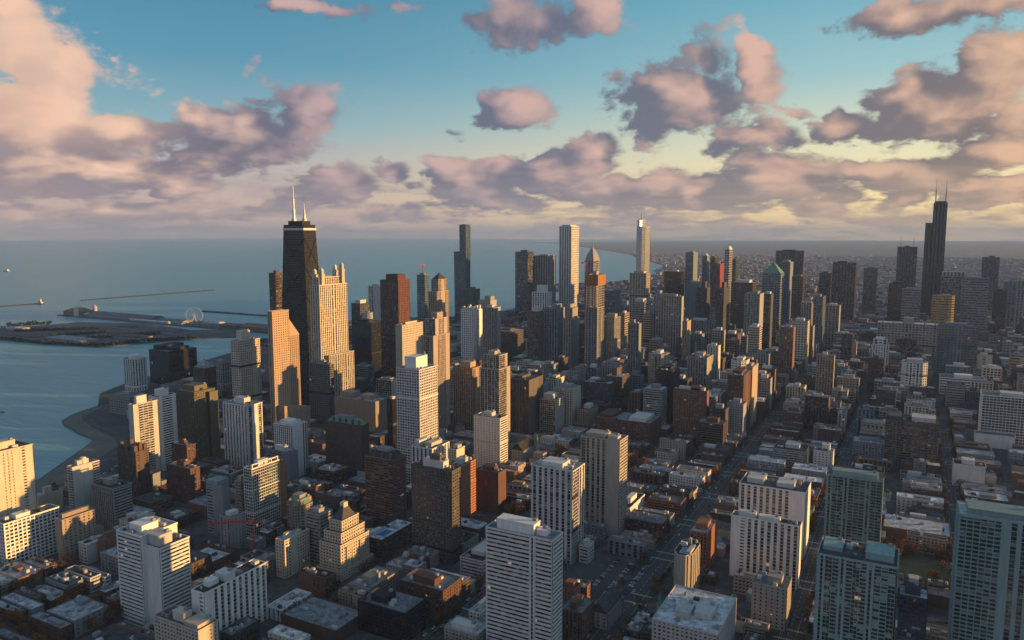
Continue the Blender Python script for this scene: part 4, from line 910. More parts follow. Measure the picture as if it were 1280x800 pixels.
def nine_tubes():
    cx, cy, t = -671, -338, 22.9; d = 3278
    root = thing('skyscraper', 'tallest dark stepped skyscraper of bundled square tubes with two antennas at the far right', 'tower', (cx, cy, 0)); off = (cx, cy, 0)
    hs = {(-1,1):206,(0,1):368,(1,1):270,(-1,0):442,(0,0):442,(1,0):368,(-1,-1):270,(0,-1):368,(1,-1):206}
    for (i, j), h in hs.items():
        P = rect(cx+i*t-t/2+.05, cx+i*t+t/2-.05, cy+j*t-t/2+.05, cy+j*t+t/2-.05)
        body(root, off, P, 0, h, ['vv'], 'hancock', 'blackglass', d, 'black', ('tube','glazing'))
    m = MB(); m.box(cx-t-8, cx+8, cy-8, cy+8, 442.3, 449); m.build('roof_plant', 'darkgrey', root, off)
    for s, h in ((-t-5, 78), (5, 84)):
        m = MB(); m.tube((cx+s, cy, 449), (cx+s, cy, 449+h*.5), 2.2, 1.8, 8); m.tube((cx+s, cy, 449+h*.5), (cx+s, cy, 449+h), 1.1, .6, 8); m.build('antenna', 'steel', root, off)
    FOOT.append((cx-35, cx+35, cy-35, cy+35, 442, 'stepped black skyscraper'))
nine_tubes()
def silver_spire():
    x0, x1, y0, y1, H, d = solve(795, 806, 814, 276, 'd2280')
    off = ((x0+x1)/2, (y0+y1)/2, 0); root = thing('skyscraper', 'slender silver glass tower with slim spire catching golden light', 'tower', off)
    P = ngon(x0, x1, y0, y1, 8); body(root, off, P, 0, H-18, ['c'], 'silver', 'mirrorglass', d, 'paleroof')
    xm = x0+.45*(x1-x0); Q = ngon(xm, x1, y0+5, y1-5, 8); body(root, off, Q, H-17.7, H+2, ['c'], 'silver', 'mirrorglass', d, 'paleroof', ('upper_facade','upper_glazing'))
    m = MB(); c = ((xm+x1)/2, off[1]); m.tube((*c, H+2), (*c, H+14), 2.2, 1.6, 8); m.tube((*c, H+14), (*c, H+32), 1.2, .4, 8); m.build('spire', 'silver', root, off)
    FOOT.append((x0, x1, y0, y1, H, 'silver spire tower'))
silver_spire()
def pale_shaft():
    x0, x1, y0, y1, H, d = solve(699, 714.5, 724, 283, 'd2805')
    off = ((x0+x1)/2, (y0+y1)/2, 0); root = thing('skyscraper', 'plain tall pale square shaft with fine vertical ribs on the far lakefront', 'tower', off)
    body(root, off, rect(x0, x1, y0, y1), 0, H, ['vvvv','vvvv'], 'white', 'glass', d, 'paleroof')
    m = MB(); m.box(x0+8, x1-8, y0+8, y1-8, H+.2, H+6); m.build('penthouse', 'offwhite', root, off); FOOT.append((x0, x1, y0, y1, H, 'pale ribbed shaft'))
pale_shaft()
def diamond_top():
    x0, x1, y0, y1, H, d = solve(731, 742, 750, 326, 'd2729')
    off = ((x0+x1)/2, (y0+y1)/2, 0); root = thing('skyscraper', 'grey skyscraper with chevron diamond top and needle spire right of the pale shaft', 'tower', off)
    body(root, off, rect(x0, x1, y0, y1), 0, H, ['vcv','vcv'], 'greybeige', 'blueglass', d)
    cx, cy = off[0], off[1]; m = MB(); P = rect(x0, x1, y0, y1); frustum(m, P, H, H+22, .72); frustum(m, [(cx+(p[0]-cx)*.72, cy+(p[1]-cy)*.72) for p in P], H+22.1, H+50, .06); m.build('diamond_crown', 'greybeige', root, off)
    m = MB(); m.tube((cx, cy, H+50), (cx, cy, H+80), 1.5, .4, 6); m.build('spire', 'steel', root, off); FOOT.append((x0, x1, y0, y1, H, 'diamond top tower'))
diamond_top()
def glass_needle():
    x0, x1, y0, y1, H, d = solve(574, 582, 588, 281, 'd2782')
    off = ((x0+x1)/2, (y0+y1)/2, 0); root = thing('skyscraper', 'dark blue green glass needle with lower step standing against the lake', 'tower', off)
    def stem(X0, X1, Y0, Y1, h, nm):
        fr, gl = MB(), MB(); facade(fr, gl, rect(X0, X1, Y0, Y1), 0, h, ['cc'], d)
        mx, my = (X0+X1)/2, (Y0+Y1)/2
        def wob(p): f = 1-.10*abs(((p[2]/h*4.5) % 1)*2-1); return (mx+(p[0]-mx)*f, my+(p[1]-my)*f, p[2])
        fr.v = [wob(p) for p in fr.v]; gl.v = [wob(p) for p in gl.v]
        fr.build(nm, 'darkgrey', root, off); gl.build(nm+'_glazing', 'blueglass', root, off)
    stem(x0, x1, y0, y1, H, 'main_stem'); stem(x1+.5, x1+26, y0+3, y1-3, 262, 'lower_stem')
    m = MB(); m.box(x0+5, x1-5, y0+5, y1-5, H-2, H+2); m.build('roof', 'darkgrey', root, off)
    FOOT.append((x0, x1+26, y0, y1, H, 'glass needle'))
glass_needle()
def netted():
    x0, x1, y0, y1, H, d = solve(732, 747, 756, 357, 'd1620')
    off = ((x0+x1)/2, (y0+y1)/2, 0); root = thing('unfinished_tower', 'tower under construction wrapped in bright orange netting at its top', 'tower', off)
    P = rect(x0, x1, y0, y1)
    body(root, off, P, 0, H*.78, ['vcvc'], 'greybeige', 'blueglass', d)
    m = MB(); n = 9; z0 = H*.78+.95
    for q in range(n): z = z0+q*(H-z0)/n; m.prism(inset(P, .6), z+(H-z0)/n-.7, z+(H-z0)/n); 
    for fx in (.04,.35,.65,.96):
        for fy in (.04,.35,.65,.96):
            X, Y = x0+fx*(x1-x0), y0+fy*(y1-y0); X = min(max(X, x0+1.6), x1-1.6); Y = min(max(Y, y0+1.6), y1-1.6); m.box(X-.6, X+.6, Y-.6, Y+.6, z0, H-.9)
    m.box(off[0]-5, off[0]+5, off[1]-5, off[1]+5, z0-.5, H+30); m.build('open_floors', 'stone', root, off)
    m = MB(); Q = inset(P, -1.2); R2 = inset(P, -.6)
    for i in range(4):
        j = (i+1) % 4; m.hexa([(Q[i][0],Q[i][1],H),(Q[j][0],Q[j][1],H),(R2[j][0],R2[j][1],H),(R2[i][0],R2[i][1],H),(Q[i][0],Q[i][1],H+23),(Q[j][0],Q[j][1],H+23),(R2[j][0],R2[j][1],H+23),(R2[i][0],R2[i][1],H+23)])
    m.build('safety_netting', 'orangenet', root, off); FOOT.append((x0, x1, y0, y1, H, 'orange netted tower'))
    crane('tower_crane', 'small pink red tower crane over the orange netted tower top', (off[0]+22, off[1]+4, 0), H+48, 26, math.radians(170))
def crane(name, label, p, h, jib, ang, group=None):
    root = thing(name, label, 'crane', p, group); off = p; x, y, z = p; r = .26
    m = MB(); w = .9
    for sx in (-w, w):
        for sy in (-w, w): m.tube((x+sx, y+sy, z), (x+sx, y+sy, z+h), r, n=4)
    k = int(h/3)
    for q in range(k):
        za, zb = z+q*h/k, z+(q+1)*h/k; s = 1 if q % 2 else -1
        for a, b in (((-w*s,-w),(w*s,-w)), ((-w*s,w),(w*s,w)), ((-w,-w*s),(-w,w*s)), ((w,-w*s),(w,w*s))): m.tube((x+a[0],y+a[1],za), (x+b[0],y+b[1],zb), r*.7, n=4)
    m.build('mast', 'cranered', root, off)
    c, s = math.cos(ang), math.sin(ang); L = lambda t, o, dz: (x+c*t-s*o, y+s*t+c*o, z+h+dz)
    m = MB()
    for o in (-.8, .8): m.tube(L(-jib*.32, o, 0), L(jib, o, 0), .34, n=4)
    m.tube(L(0, 0, 1.8), L(jib, 0, 1.2), .34, n=4); q = int(jib/2.4)
    for i in range(q): m.tube(L(i*jib/q, .8 if i % 2 else -.8, 0), L((i+.5)*jib/q, 0, 1.6), .13, n=4); m.tube(L((i+.5)*jib/q, 0, 1.6), L((i+1)*jib/q, -.8 if i % 2 else .8, 0), .13, n=4)
    m.build('jib', 'cranered', root, off)
    m = MB(); m.tube(L(0, 0, 0), L(0, 0, 8), .35, n=4); m.tube(L(0, 0, 8), L(jib*.7, 0, 1.4), .09, n=4); m.tube(L(0, 0, 8), L(-jib*.3, 0, .3), .09, n=4); m.build('tie_frame', 'cranered', root, off)
    m = MB(); a, b = L(-jib*.32, 0, -2.4), L(-jib*.2, 0, .2); m.box(min(a[0],b[0])-1, max(a[0],b[0])+1, min(a[1],b[1])-1, max(a[1],b[1])+1, a[2], b[2]); m.build('counterweight', 'grey', root, off)
    m = MB(); a = L(1.6, -1.8, 0); m.box(a[0]-1, a[0]+1, a[1]-1, a[1]+1, a[2]-2.2, a[2]); m.build('cab', 'white', root, off)
netted()
_g = ground(318, 690); crane('tower_crane', 'bright red tower crane with long jib in front of the dark glass frame tower', (_g[0], _g[1], 0), 33, 44, math.radians(38))
_p = solve(521, 531, 536, 344, 'd2250'); crane('tower_crane', 'thin dark crane standing on the far blue glass tower by the lake', ((_p[0]+_p[1])/2, (_p[2]+_p[3])/2, _p[4]+.3), 30, 30, math.radians(100))
# ---------------------------------------------------------------- churches
def church(label, c, w, l, h, spire, tw, dirn, walls='stone', roofm='tarroof'):
    x, y = c; root = thing('church', label, 'church', (x, y, 0)); off = (x, y, 0)
    body(root, off, rect(x-w/2, x+w/2, y-l/2, y+l/2), 0, h, ['ss','ssss'], walls, 'glass', 600, None, ('nave_wall','glazing'))
    m = MB(); e = .6; z1 = h+w*.55
    for s in (-1, 1):
        m.poly([(x, y-l/2-e, z1), (x, y+l/2+e, z1), (x+s*(w/2+e), y+l/2+e, h), (x+s*(w/2+e), y-l/2-e, h)][::1 if s < 0 else -1])
    for s in (-1, 1): m.poly([(x-w/2, y+s*l/2, h), (x+w/2, y+s*l/2, h), (x, y+s*l/2, z1-.1)][::-s])
    m.build('gable_roof', roofm, root, off)
    if spire:
        tx, ty = x+dirn[0]*w*.62, y+dirn[1]*l*.42
        m = MB(); m.box(tx-tw/2, tx+tw/2, ty-tw/2, ty+tw/2, 0, spire*.58)
        for sx in (-1, 1):
            for sy in (-1, 1): m.tube((tx+sx*tw*.45, ty+sy*tw*.45, spire*.58), (tx+sx*tw*.45, ty+sy*tw*.45, spire*.7), tw*.09, .05, 5)
        o = m.build('bell_tower', walls, root, off); m = MB(); m.cone((tx, ty, spire*.58), tw*.55, spire, 8); m.build('spire', 'copper', o, off)
    FOOT.append((x-w/2-(tw if dirn[0] < 0 else 0), x+w/2+(tw if dirn[0] > 0 else 0), y-l/2, y+l/2, h, ''))
_g = ground(757, 774); church('long stone church hall with steep dark gable roof beside the wide boulevard', (_g[0], _g[1]), 17, 34, 13, 0, 0, (0,0))
_g = ground(838, 770); church('small church with pale green copper spire beside the octagonal beige tower', (_g[0]-4, _g[1]+8), 13, 24, 9, 30, 4.5, (1, 1), 'stone')
_g = ground(655, 572); church('dark gothic church with a lit end gable below the gilded corner tower', (_g[0], _g[1]), 20, 42, 16, 34, 6, (-1, -1), 'stone', 'darkroof')
# ---------------------------------------------------------------- lakefront: pier, wheel, filter beds, breakwaters, boats
def slab(name, label, cat, px, z, mat, kind=None):
    pts = [ground(*p) for p in px]; o = sheet(name, pts, -2.5, z, mat, kind or 'structure')
    if label: tag(o, label, cat); 
    if label: del o['kind']
    return o
slab('filter_plant_ground', None, None, [(-12,423),(30,427),(60,430.5),(125,434),(190,428),(245,424),(300,421),(300,412),(240,413),(180,404.5),(100,403),(40,408),(-12,411)], 1.2, 'tarroof')
_fx = [((2,414),(44,411),'paleroof'),((60,424),(120,427),'paleroof'),((128,412),(196,409),'tarroof'),((120,420),(190,423),'darkroof'),((150,429),(210,424),'greyroof'),((12,420),(56,424),'darkroof'),((200,416),(236,417),'tarroof')]
for k_, (a_, b_, mt) in enumerate(_fx):
    A_, B_ = ground(*a_), ground(*b_); x0_, x1_ = sorted((A_[0], B_[0])); yc_ = (A_[1]+B_[1])/2; x1_ = max(x1_, x0_+40)
    off_ = ((x0_+x1_)/2, yc_, 1.2); r_ = thing('filter_basin_building', ['pale roofed basin hall at the lake end of the filter plant','white roofed basin hall near the front edge of the filter plant','tar roofed hall at the back of the filter plant','dark roofed hall in the middle of the filter plant','grey roofed hall at the front right of the filter plant','dark roofed hall at the far left of the filter plant','small tar roofed hall at the right end of the filter plant'][k_], 'building', off_)
    m = MB(); m.box(x0_, x1_, yc_-28, yc_+28, 1.0, 7); m.build('wall', 'greybeige', r_, off_); m = MB(); m.box(x0_-1, x1_+1, yc_-29, yc_+29, 7, 8); m.box(x0_+20, x0_+32, yc_-10, yc_+10, 8, 10); m.build('roof', mt, r_, off_)
PY0, PY1 = 1035, 1135
m = MB(); m.box(1140, 2440, PY0, PY1, -2.6, 1.5); o = m.build('pier_deck', 'paving'); tag(o, 'long straight pier deck reaching out into the lake', 'pier')
def hall(label, x0, x1, y0, y1, h, mat, arch=False, walls='greybeige'):
    off_ = ((x0+x1)/2, (y0+y1)/2, 1.5); r_ = thing('pier_hall', label, 'building', off_)
    m = MB(); m.box(x0, x1, y0, y1, 1.4, h); m.build('wall', walls, r_, off_)
    m = MB(); n = 8; w = (y1-y0)/2; yc = (y0+y1)/2; rise = w*(.34 if arch else .2)
    prof = [(yc-w*math.cos(math.pi*i/n), h+rise*math.sin(math.pi*i/n)) for i in range(n+1)] if arch else [(y0-.5, h), (yc, h+rise), (y1+.5, h)]
    for i in range(len(prof)-1): m.poly([(x0-.5, *prof[i]), (x1+.5, *prof[i]), (x1+.5, *prof[i+1]), (x0-.5, *prof[i+1])][::1])
    m.poly([(x0-.4, *p) for p in prof][::-1][::-1]); m.poly([(x1+.4, *p) for p in prof][::-1]); m.build('roof', mat, r_, off_)
hall('long pale roofed exhibition hall filling the outer half of the pier', 1900, 2280, PY0+12, PY1-30, 10, 'greyroof', True)
hall('low blue roofed hall between the exhibition hall and the big wheel', 1740, 1880, PY0+15, PY1-40, 9, 'bluegrey')
hall('white tented theatre roof beside the big wheel', 1560, 1640, PY0+20, PY1-45, 10, 'paleroof', True)
hall('brick entrance hall at the land end of the pier', 1180, 1420, PY0+10, PY1-15, 14, 'brickroof', False, 'midbrick')
hall('small grey shed on the lake side of the big wheel', 1700, 1735, PY1-30, PY1-6, 9, 'greyroof')
hall('narrow white roofed shed along the far edge of the pier', 1780, 1990, PY1-22, PY1-4, 8, 'whiteroof')
hall('narrow dark roofed arcade along the near edge of the pier', 1650, 2060, PY0+1, PY0+9, 7, 'darkroof')
hall('brown roofed shed between theatre roof and entrance hall', 1450, 1530, PY0+20, PY1-30, 11, 'brickroof', False, 'midbrick')
hall('pale square pavilion near the brick ballroom', 2290, 2318, PY0+25, PY1-30, 9, 'paleroof')
def headhouse():
    off_ = (2380, 1085, 1.5); r_ = thing('pier_ballroom', 'brick ballroom with twin towers lit orange at the tip of the pier', 'building', off_)
    m = MB(); m.box(2330, 2420, 1050, 1120, 1.4, 17); m.build('wall', 'orangebrick', r_, off_)
    m = MB(); frustum(m, rect(2328, 2422, 1048, 1122), 17, 30, .35); m.build('roof', 'rust', r_, off_)
    for yy in (1046, 1124):
        m = MB(); m.box(2322, 2334, yy-6, yy+6, 1.4, 34); o = m.build('tower', 'cream', r_, off_); m = MB(); m.cone((2328, yy, 34), 6.5, 43, 8); m.build('tower_cap', 'cream', r_, off_)
headhouse()
def wheel():
    c = (1681, 1089, 34); R0 = 29; root = thing('ferris_wheel', 'big thin ferris wheel standing on the long pier', 'ferris wheel', (c[0], c[1], 1.5)); off = (c[0], c[1], 1.5)
    # the wheel faces north west so that it shows round from the city
    ux, uy = math.cos(math.radians(35)), math.sin(math.radians(35)); nx, ny = -uy, ux
    def pt(a, r, o=0): return (c[0]+ux*r*math.cos(a)+nx*o, c[1]+uy*r*math.cos(a)+ny*o, c[2]+r*math.sin(a))
    m = MB(); N = 36
    for o_ in (-1.6, 1.6):
        for k in range(N): m.tube(pt(2*math.pi*k/N, R0, o_), pt(2*math.pi*(k+1)/N, R0, o_), .6, n=4)
        for k in range(18): m.tube(pt(0, 0, o_), pt(2*math.pi*k/18, R0, o_), .22, n=4)
    m.build('rim_and_spokes', 'silver', root, off)
    m = MB()
    for o_ in (-6, 6):
        for a in (-1.2, -1.94): m.tube(pt(0, 0, o_*.3), (c[0]+ux*math.cos(a)*30+nx*o_, c[1]+uy*math.cos(a)*30+ny*o_, 1.5), .8, n=5)
    m.build('support_legs', 'silver', root, off)
    for k in range(24):
        p = pt(2*math.pi*(k+.5)/24, R0+1); m = MB(); m.box(p[0]-1.2, p[0]+1.2, p[1]-1.2, p[1]+1.2, p[2]-2.6, p[2]-.4); m.build('gondola', 'bluegrey', root, off)
wheel()
def wall_line(name, label, a, b, w, z, mat='rock'):
    A, B = ground(*a), ground(*b); dx, dy = B[0]-A[0], B[1]-A[1]; L = math.hypot(dx, dy); ux, uy = dx/L, dy/L; m = MB(); rng = random.Random(3); n = max(6, int(L/25))
    for i in range(n):
        t0, t1 = L*i/n, L*(i+1)/n+.5; ww = w*rng.uniform(.8, 1.15); zz = z*rng.uniform(.8, 1.2)
        q = [(A[0]+ux*t-uy*s*f*ww, A[1]+uy*t+ux*s*f*ww) for t, s in ((t0,-1),(t1,-1),(t1,1),(t0,1)) for f in (1,)]
        m.hexa([(p[0],p[1],-2.4) for p in q]+[(p[0]*.7+.3*(A[0]+ux*(t0+t1)/2), p[1]*.7+.3*(A[1]+uy*(t0+t1)/2), zz) for p in q])
    o = m.build(name, mat); tag(o, label, 'breakwater')
wall_line('breakwater', 'dark low breakwater running in from the left edge to the lighthouse', (-12,384), (49,379.6), 7, 3.2)
wall_line('breakwater', 'long thin breakwater line slanting across the open lake', (101,375.6), (268,362.5), 8, 3.0)
wall_line('breakwater', 'short dark jetty right of the ferris wheel', (253,389), (336,395), 9, 3.5)
def lighthouse():
    g = ground(51, 380); root = thing('lighthouse', 'small white lighthouse with low side buildings at the breakwater end', 'lighthouse', (g[0], g[1], 0)); off = (g[0], g[1], 0); x, y = g
    m = MB(); m.tube((x, y, -2.4), (x, y, 3.5), 18, 16, 10); m.build('foundation', 'rock', root, off)
    m = MB(); m.tube((x, y, 3.5), (x, y, 20), 5, 3.6, 12); m.tube((x, y, 20), (x, y, 21), 4.6, 4.6, 12); m.tube((x, y, 21), (x, y, 25), 2.4, 2.4, 10); m.build('light_tower', 'white', root, off)
    m = MB(); m.box(x+5, x+14, y-5, y+5, 3.5, 10); m.box(x-13, x-5.2, y-4, y+4, 3.5, 9); m.build('side_building', 'white', root, off); m = MB(); m.cone((x, y, 25), 3, 28.5, 10); frustum(m, rect(x+4.5, x+14.5, y-5.5, y+5.5), 10, 14, .3); m.build('roof', 'rust', root, off)
lighthouse()
def boat(label, px, L, mat='hull'):
    g = ground(*px, z=-1.6); root = thing('boat', label, 'boat', (g[0], g[1], -1.6)); off = (g[0], g[1], -1.6); x, y = g; w = L*.16
    m = MB(); P = [(x-L/2,y-w),(x+L*.25,y-w),(x+L/2,y),(x+L*.25,y+w),(x-L/2,y+w)]; c = (x, y); m.prism([(c[0]+(p[0]-c[0])*.9, c[1]+(p[1]-c[1])*.7) for p in P], -2.6, L*.07-1.6, P); m.build('hull', mat, root, off)
    m = MB(); m.box(x-L*.32, x-L*.05, y-w*.6, y+w*.6, L*.07-1.6, L*.17-1.6); m.box(x-L*.26, x-L*.12, y-w*.45, y+w*.45, L*.17-1.6, L*.23-1.6); m.build('cabin', 'white', root, off); m = MB(); m.tube((x-L*.18, y, L*.23-1.6), (x-L*.18, y, L*.4-1.6), L*.01, n=5); m.build('mast', 'steel', root, off)
boat('pale cargo vessel far out on the lake near the left edge', (8,339.5), 95, 'tan')
boat('small dark boat near the left edge opposite the beach', (2,515), 14, 'carblack')
# ---------------------------------------------------------------- the city between: low and middle height buildings
FA = np.array([f[:5] for f in FOOT])
def clash(x0, x1, y0, y1, pad=2.0):
    return bool(np.any((FA[:,0]-pad < x1) & (FA[:,1]+pad > x0) & (FA[:,2]-pad < y1) & (FA[:,3]+pad > y0)))
def hidden(E, N, z):
    """is the point behind one of the towers, seen from the camera"""
    p0 = np.array(CAM); d = np.array([E, N, z])-p0
    lo = np.stack([FA[:,0], FA[:,2], np.zeros(len(FA))], 1); hi = np.stack([FA[:,1], FA[:,3], FA[:,4]], 1)
    with np.errstate(divide='ignore', invalid='ignore'): t1 = (lo-p0)/d; t2 = (hi-p0)/d
    a = np.minimum(t1, t2).max(1); b = np.maximum(t1, t2).min(1)
    return bool(np.any((a < b) & (b > 0) & (a < .985)))
def onscreen(E, N, z, mx=25, my=25):
    x, y, w = project(E, N, z); return w > 10 and -mx < x < 1280+mx and -my < y < 800+my
SHORTS = [(f[0], f[1], f[2], f[3], f[5]) for f in FOOT if f[5]]
def nearest(E, N, k=0):
    L = sorted(SHORTS, key=lambda f: max(f[0]-E, E-f[1], 0)**2+max(f[2]-N, N-f[3], 0)**2)
    return L[k]
def side(E, N, f):
    """where a spot stands against a tower as seen in the photo"""
    a = project(E, N, 5); b = project((f[0]+f[1])/2, (f[2]+f[3])/2, 5)
    if a[2] < b[2]-25: return 'in front of'
    if a[2] > b[2]+25: return 'behind'
    return 'left of' if a[0] < b[0] else 'right of'
taken = set()
GREEN = [(ground(1116,686)[0]-8, ground(1180,730)[0]+20, 1985, 2100)]      # the lawn, kept clear
LOTS = []
_lot = ground(770, 716); CARPARK = (_lot[0]-26, _lot[0]+16, _lot[1]-30, _lot[1]+52)
_lot2 = ground(895, 752); CARPARK2 = (_lot2[0]-16, _lot2[0]+16, _lot2[1]-22, _lot2[1]+22)
rng = random.Random(21)
def cleared(x0, x1, y0, y1):
    return any(q[0] < x1 and q[1] > x0 and q[2] < y1 and q[3] > y0 for q in (CARPARK, CARPARK2, *LAWNS))
_l = [ground(*p) for p in ((1102,700),(1186,700),(1186,729),(1104,729))]
LAWNS = [(min(p[0] for p in _l), max(p[0] for p in _l), min(p[1] for p in _l), max(p[1] for p in _l))]
for (x0, x1, y0, y1) in BLOCKS:
    if y1 < 350: continue
    cx, cy = (x0+x1)/2, (y0+y1)/2
    far = math.hypot(cx-CAM[0], cy-CAM[1])
    core = cy < 1750 and -620 < cx < 700
    mid = (x0+x1)/2
    for (a, b) in ((x0+2.5, mid-2.5), (mid+2.5, x1-2.5)):
        y = y1-2
        while y > y0+8:
            l = rng.choice((9, 11, 14, 18, 24, 30)) if far < 1300 else rng.choice((16, 22, 30, 40))
            l = min(l, y-y0-1.5)
            if l < 7: break
            w = (b-a)*rng.uniform(.62, 1.0); aa = a if b < mid else b-w
            h = rng.choice((8, 9.5, 11, 12.5, 14, 17)) if not core else rng.choice((12, 16, 20, 26, 32))
            if rng.random() < .05: h += rng.choice((6, 10, 16))
            if rng.random() < (.93 if far < 1500 else .96): LOTS.append((aa, aa+w, y-l+.6, y, h))
            y -= l
vis, rest = [], []
CUT = []
for (x0, x1, y0, y1, h) in LOTS:                  # a lot that meets a tower keeps the pieces that stay free
    if not clash(x0, x1, y0, y1): CUT.append((x0, x1, y0, y1, h)); continue
    nx, ny = max(1, int((x1-x0)//13)), max(1, int((y1-y0)//11))
    for i in range(nx):
        run = []
        for j in range(ny+1):
            q = (x0+(x1-x0)*i/nx, x0+(x1-x0)*(i+1)/nx-.6, y0+(y1-y0)*j/ny, y0+(y1-y0)*(j+1)/ny-.6)
            if j < ny and not clash(*q): run.append(q)
            elif run: CUT.append((run[0][0], run[0][1], run[0][2], run[-1][3], max(5, h-rng.choice((0, 1, 2, 4))))); run = []
for L in CUT:
    x0, x1, y0, y1, h = L
    if cleared(x0, x1, y0, y1): continue
    L = (x0, x1, y0, y1, h)
    d = math.hypot((x0+x1)/2-CAM[0], (y0+y1)/2-CAM[1])
    pts = [((x0+x1)/2, (y0+y1)/2, h), (x0, y1, h), (x1, y1, h), (x0, y0, h), (x1, y0, h), (x0, y1, h*.4)]
    on = [onscreen(*p) for p in pts]
    if any(on):
        sc = sum(1 for p, o in zip(pts, on) if o and not hidden(*p))/6
        if sc > 0: vis.append((sc*((x1-x0)*(y1-y0)*(CAM[2]-h)/d+(x1-x0+y1-y0)*h*.6)/d**2, L, d)); continue
    rest.append((L, d))
vis.sort(key=lambda q: -q[0])
CW = [('red brick','darkbrick'),('orange brick','midbrick'),('brown brick','brown'),('tan','tan'),('grey','grey'),('cream','cream'),('white','offwhite'),('pale stone','stone'),('dark','darkgrey')]
WT = [5,5,4,3,4,2,2,3,2]
CR = [('grey roof','greyroof'),('pale roof','paleroof'),('black tar roof','tarroof'),('brown roof','brickroof'),('white roof','whiteroof'),('dark roof','darkroof')]
RTW = [5,6,3,2,3,2]
def lowrise(L, d, i):
    x0, x1, y0, y1, h = L; r = random.Random(i*7+3); E, N = (x0+x1)/2, (y0+y1)/2
    size = 'small' if (x1-x0)*(y1-y0) < 260 else 'long' if max((x1-x0)/(y1-y0), (y1-y0)/(x1-x0)) > 2.6 else 'tall' if h > 20 else 'wide' if (x1-x0)*(y1-y0) > 800 else 'low'
    label = None
    for att in range(60):
        (cn, cm), (rn, rm) = r.choices(CW, WT)[0], r.choices(CR, RTW)[0]
        f = nearest(E, N, 0 if att < 24 else 1 if att < 45 else 2); sd = side(E, N, f)
        label = f"{size} {cn} building with {rn} {sd} the {f[4]}"
        if label not in taken: break
    taken.add(label)
    off = (E, N, .14); root = thing('flat_roofed_building' if h < 20 else 'apartment_block', label, 'building', off, 'low buildings filling the shaded blocks')
    P = rect(x0, x1, y0, y1)
    st = r.choice((['ss','sss'], ['gg','gs'], ['sgs','ssb'], ['s','b'], ['gs','bsb'], ['V','ss'], ['hh','h'], ['bs','gg']))
    fr, gl = MB(), MB(); facade(fr, gl, P, .14, h, [st[0], st[1], st[0], st[1]], d)
    fr.build('wall', cm, root, off); gl.build('glazing', 'glass', root, off)
    m = MB(); roofslab(m, P, h); rf = m.build('roof', rm, root, off)
    k = r.choice((3, 4, 5, 6)) if d < 850 else 2 if d < 1200 else 1
    used = []
    if r.random() < .5 and min(x1-x0, y1-y0) > 9:
        w, l = (x1-x0)*r.uniform(.2, .4), (y1-y0)*r.uniform(.2, .4); a, b = r.uniform(x0+1.5, x1-w-1.5), r.uniform(y0+1.5, y1-l-1.5)
        m = MB(); m.box(a, a+w, b, b+l, h+.2, h+3); m.box(a-.2, a+w+.2, b-.2, b+l+.2, h+3, h+3.3); m.build('stair_hut', r.choice((cm, 'grey', 'offwhite')), rf, off); used = [(a-.5, a+w+.5, b-.5, b+l+.5)]
    roof_units(rf, off, P, h+.2, r, k, avoid=used)
    if r.random() < .4 and d < 1000:
        m = MB(); m.box(x0+.6, x0+1.5, y0+2, y0+3.4, h-.1, h+2.6); m.build('chimney', cm, rf, off)
for i, (s, L, d) in enumerate(vis[:288]): lowrise(L, d, i)
rest += [(q[1], q[2]) for q in vis[288:]]
# the many more beyond and between: one mass
mb = MB(); mats = ['darkbrick','midbrick','brown','tan','grey','stone','greyroof','tarroof','paleroof','darkroof','brickroof']
for (x0, x1, y0, y1, h), d in rest:
    if d > 3000: continue
    mb.m = rng.choices(range(6), (4,4,3,3,4,2))[0]; mb.box(x0, x1, y0, y1, .1, h)
    mb.m = rng.choice((6,7,8,9,10)); mb.box(x0+.4, x1-.4, y0+.4, y1-.4, h, h+.3)
    if rng.random() < .6: mb.box(x0+2, x0+2+min(4,(x1-x0)*.4), y0+2, y0+2+min(4,(y1-y0)*.4), h+.3, h+2.5)
mb.build('low_buildings', mats)['kind'] = 'stuff'
# middle height blocks standing among the towers
FILL = []
tries = 0
CAPX = [(300,470),(440,430),(560,425),(640,410),(800,405),(900,400),(1000,400),(1100,415),(1280,400)]
def cap(x):
    for (a, ya), (b, yb) in zip(CAPX, CAPX[1:]):
        if a <= x <= b: return ya+(yb-ya)*(x-a)/(b-a)
    return 470 if x < 300 else 415
while len(FILL) < 240 and tries < 14000:
    tries += 1
    E, N = (rng.uniform(-400, 200), rng.uniform(1150, 1800)) if rng.random() < .3 else (rng.uniform(-1000, 900), rng.uniform(-800, 1780))
    if not inside(E+40, N) or (N > 1560 and E < -430): continue
    if N > 900 and -400 < E < -150 and rng.random() < .3: continue
    w, l = rng.uniform(20, 46), rng.uniform(18, 40)
    bl = [b for b in BLOCKS if b[0]-2 < E-w/2 and E+w/2 < b[1]+2] if N > -900 else [1]
    if not bl: continue
    if clash(E-w/2, E+w/2, N-l/2, N+l/2, 5): continue
    x, y, dd = project(E, N, 0)
    if not -20 < x < 1300: continue
    top = max(cap(x)+rng.uniform(-4, 45), 375)
    lo = CAM[2]-dd*(top-292)/FPX*1.0
    h = min(max(lo, 18), rng.uniform(24, 52) if E < -400 and N > 500 else 150 if N < 1250 else rng.uniform(32, 74))
    if h <= 18.5 and rng.random() < .8: continue
    if hidden(E, N, h-1) and hidden(E-w/2, N+l/2, h-1) and hidden(E+w/2, N+l/2, h-1): continue
    FILL.append((E, N, w, l, h)); FOOT.append((E-w/2, E+w/2, N-l/2, N+l/2, h, '')); FA = np.array([f[:5] for f in FOOT])
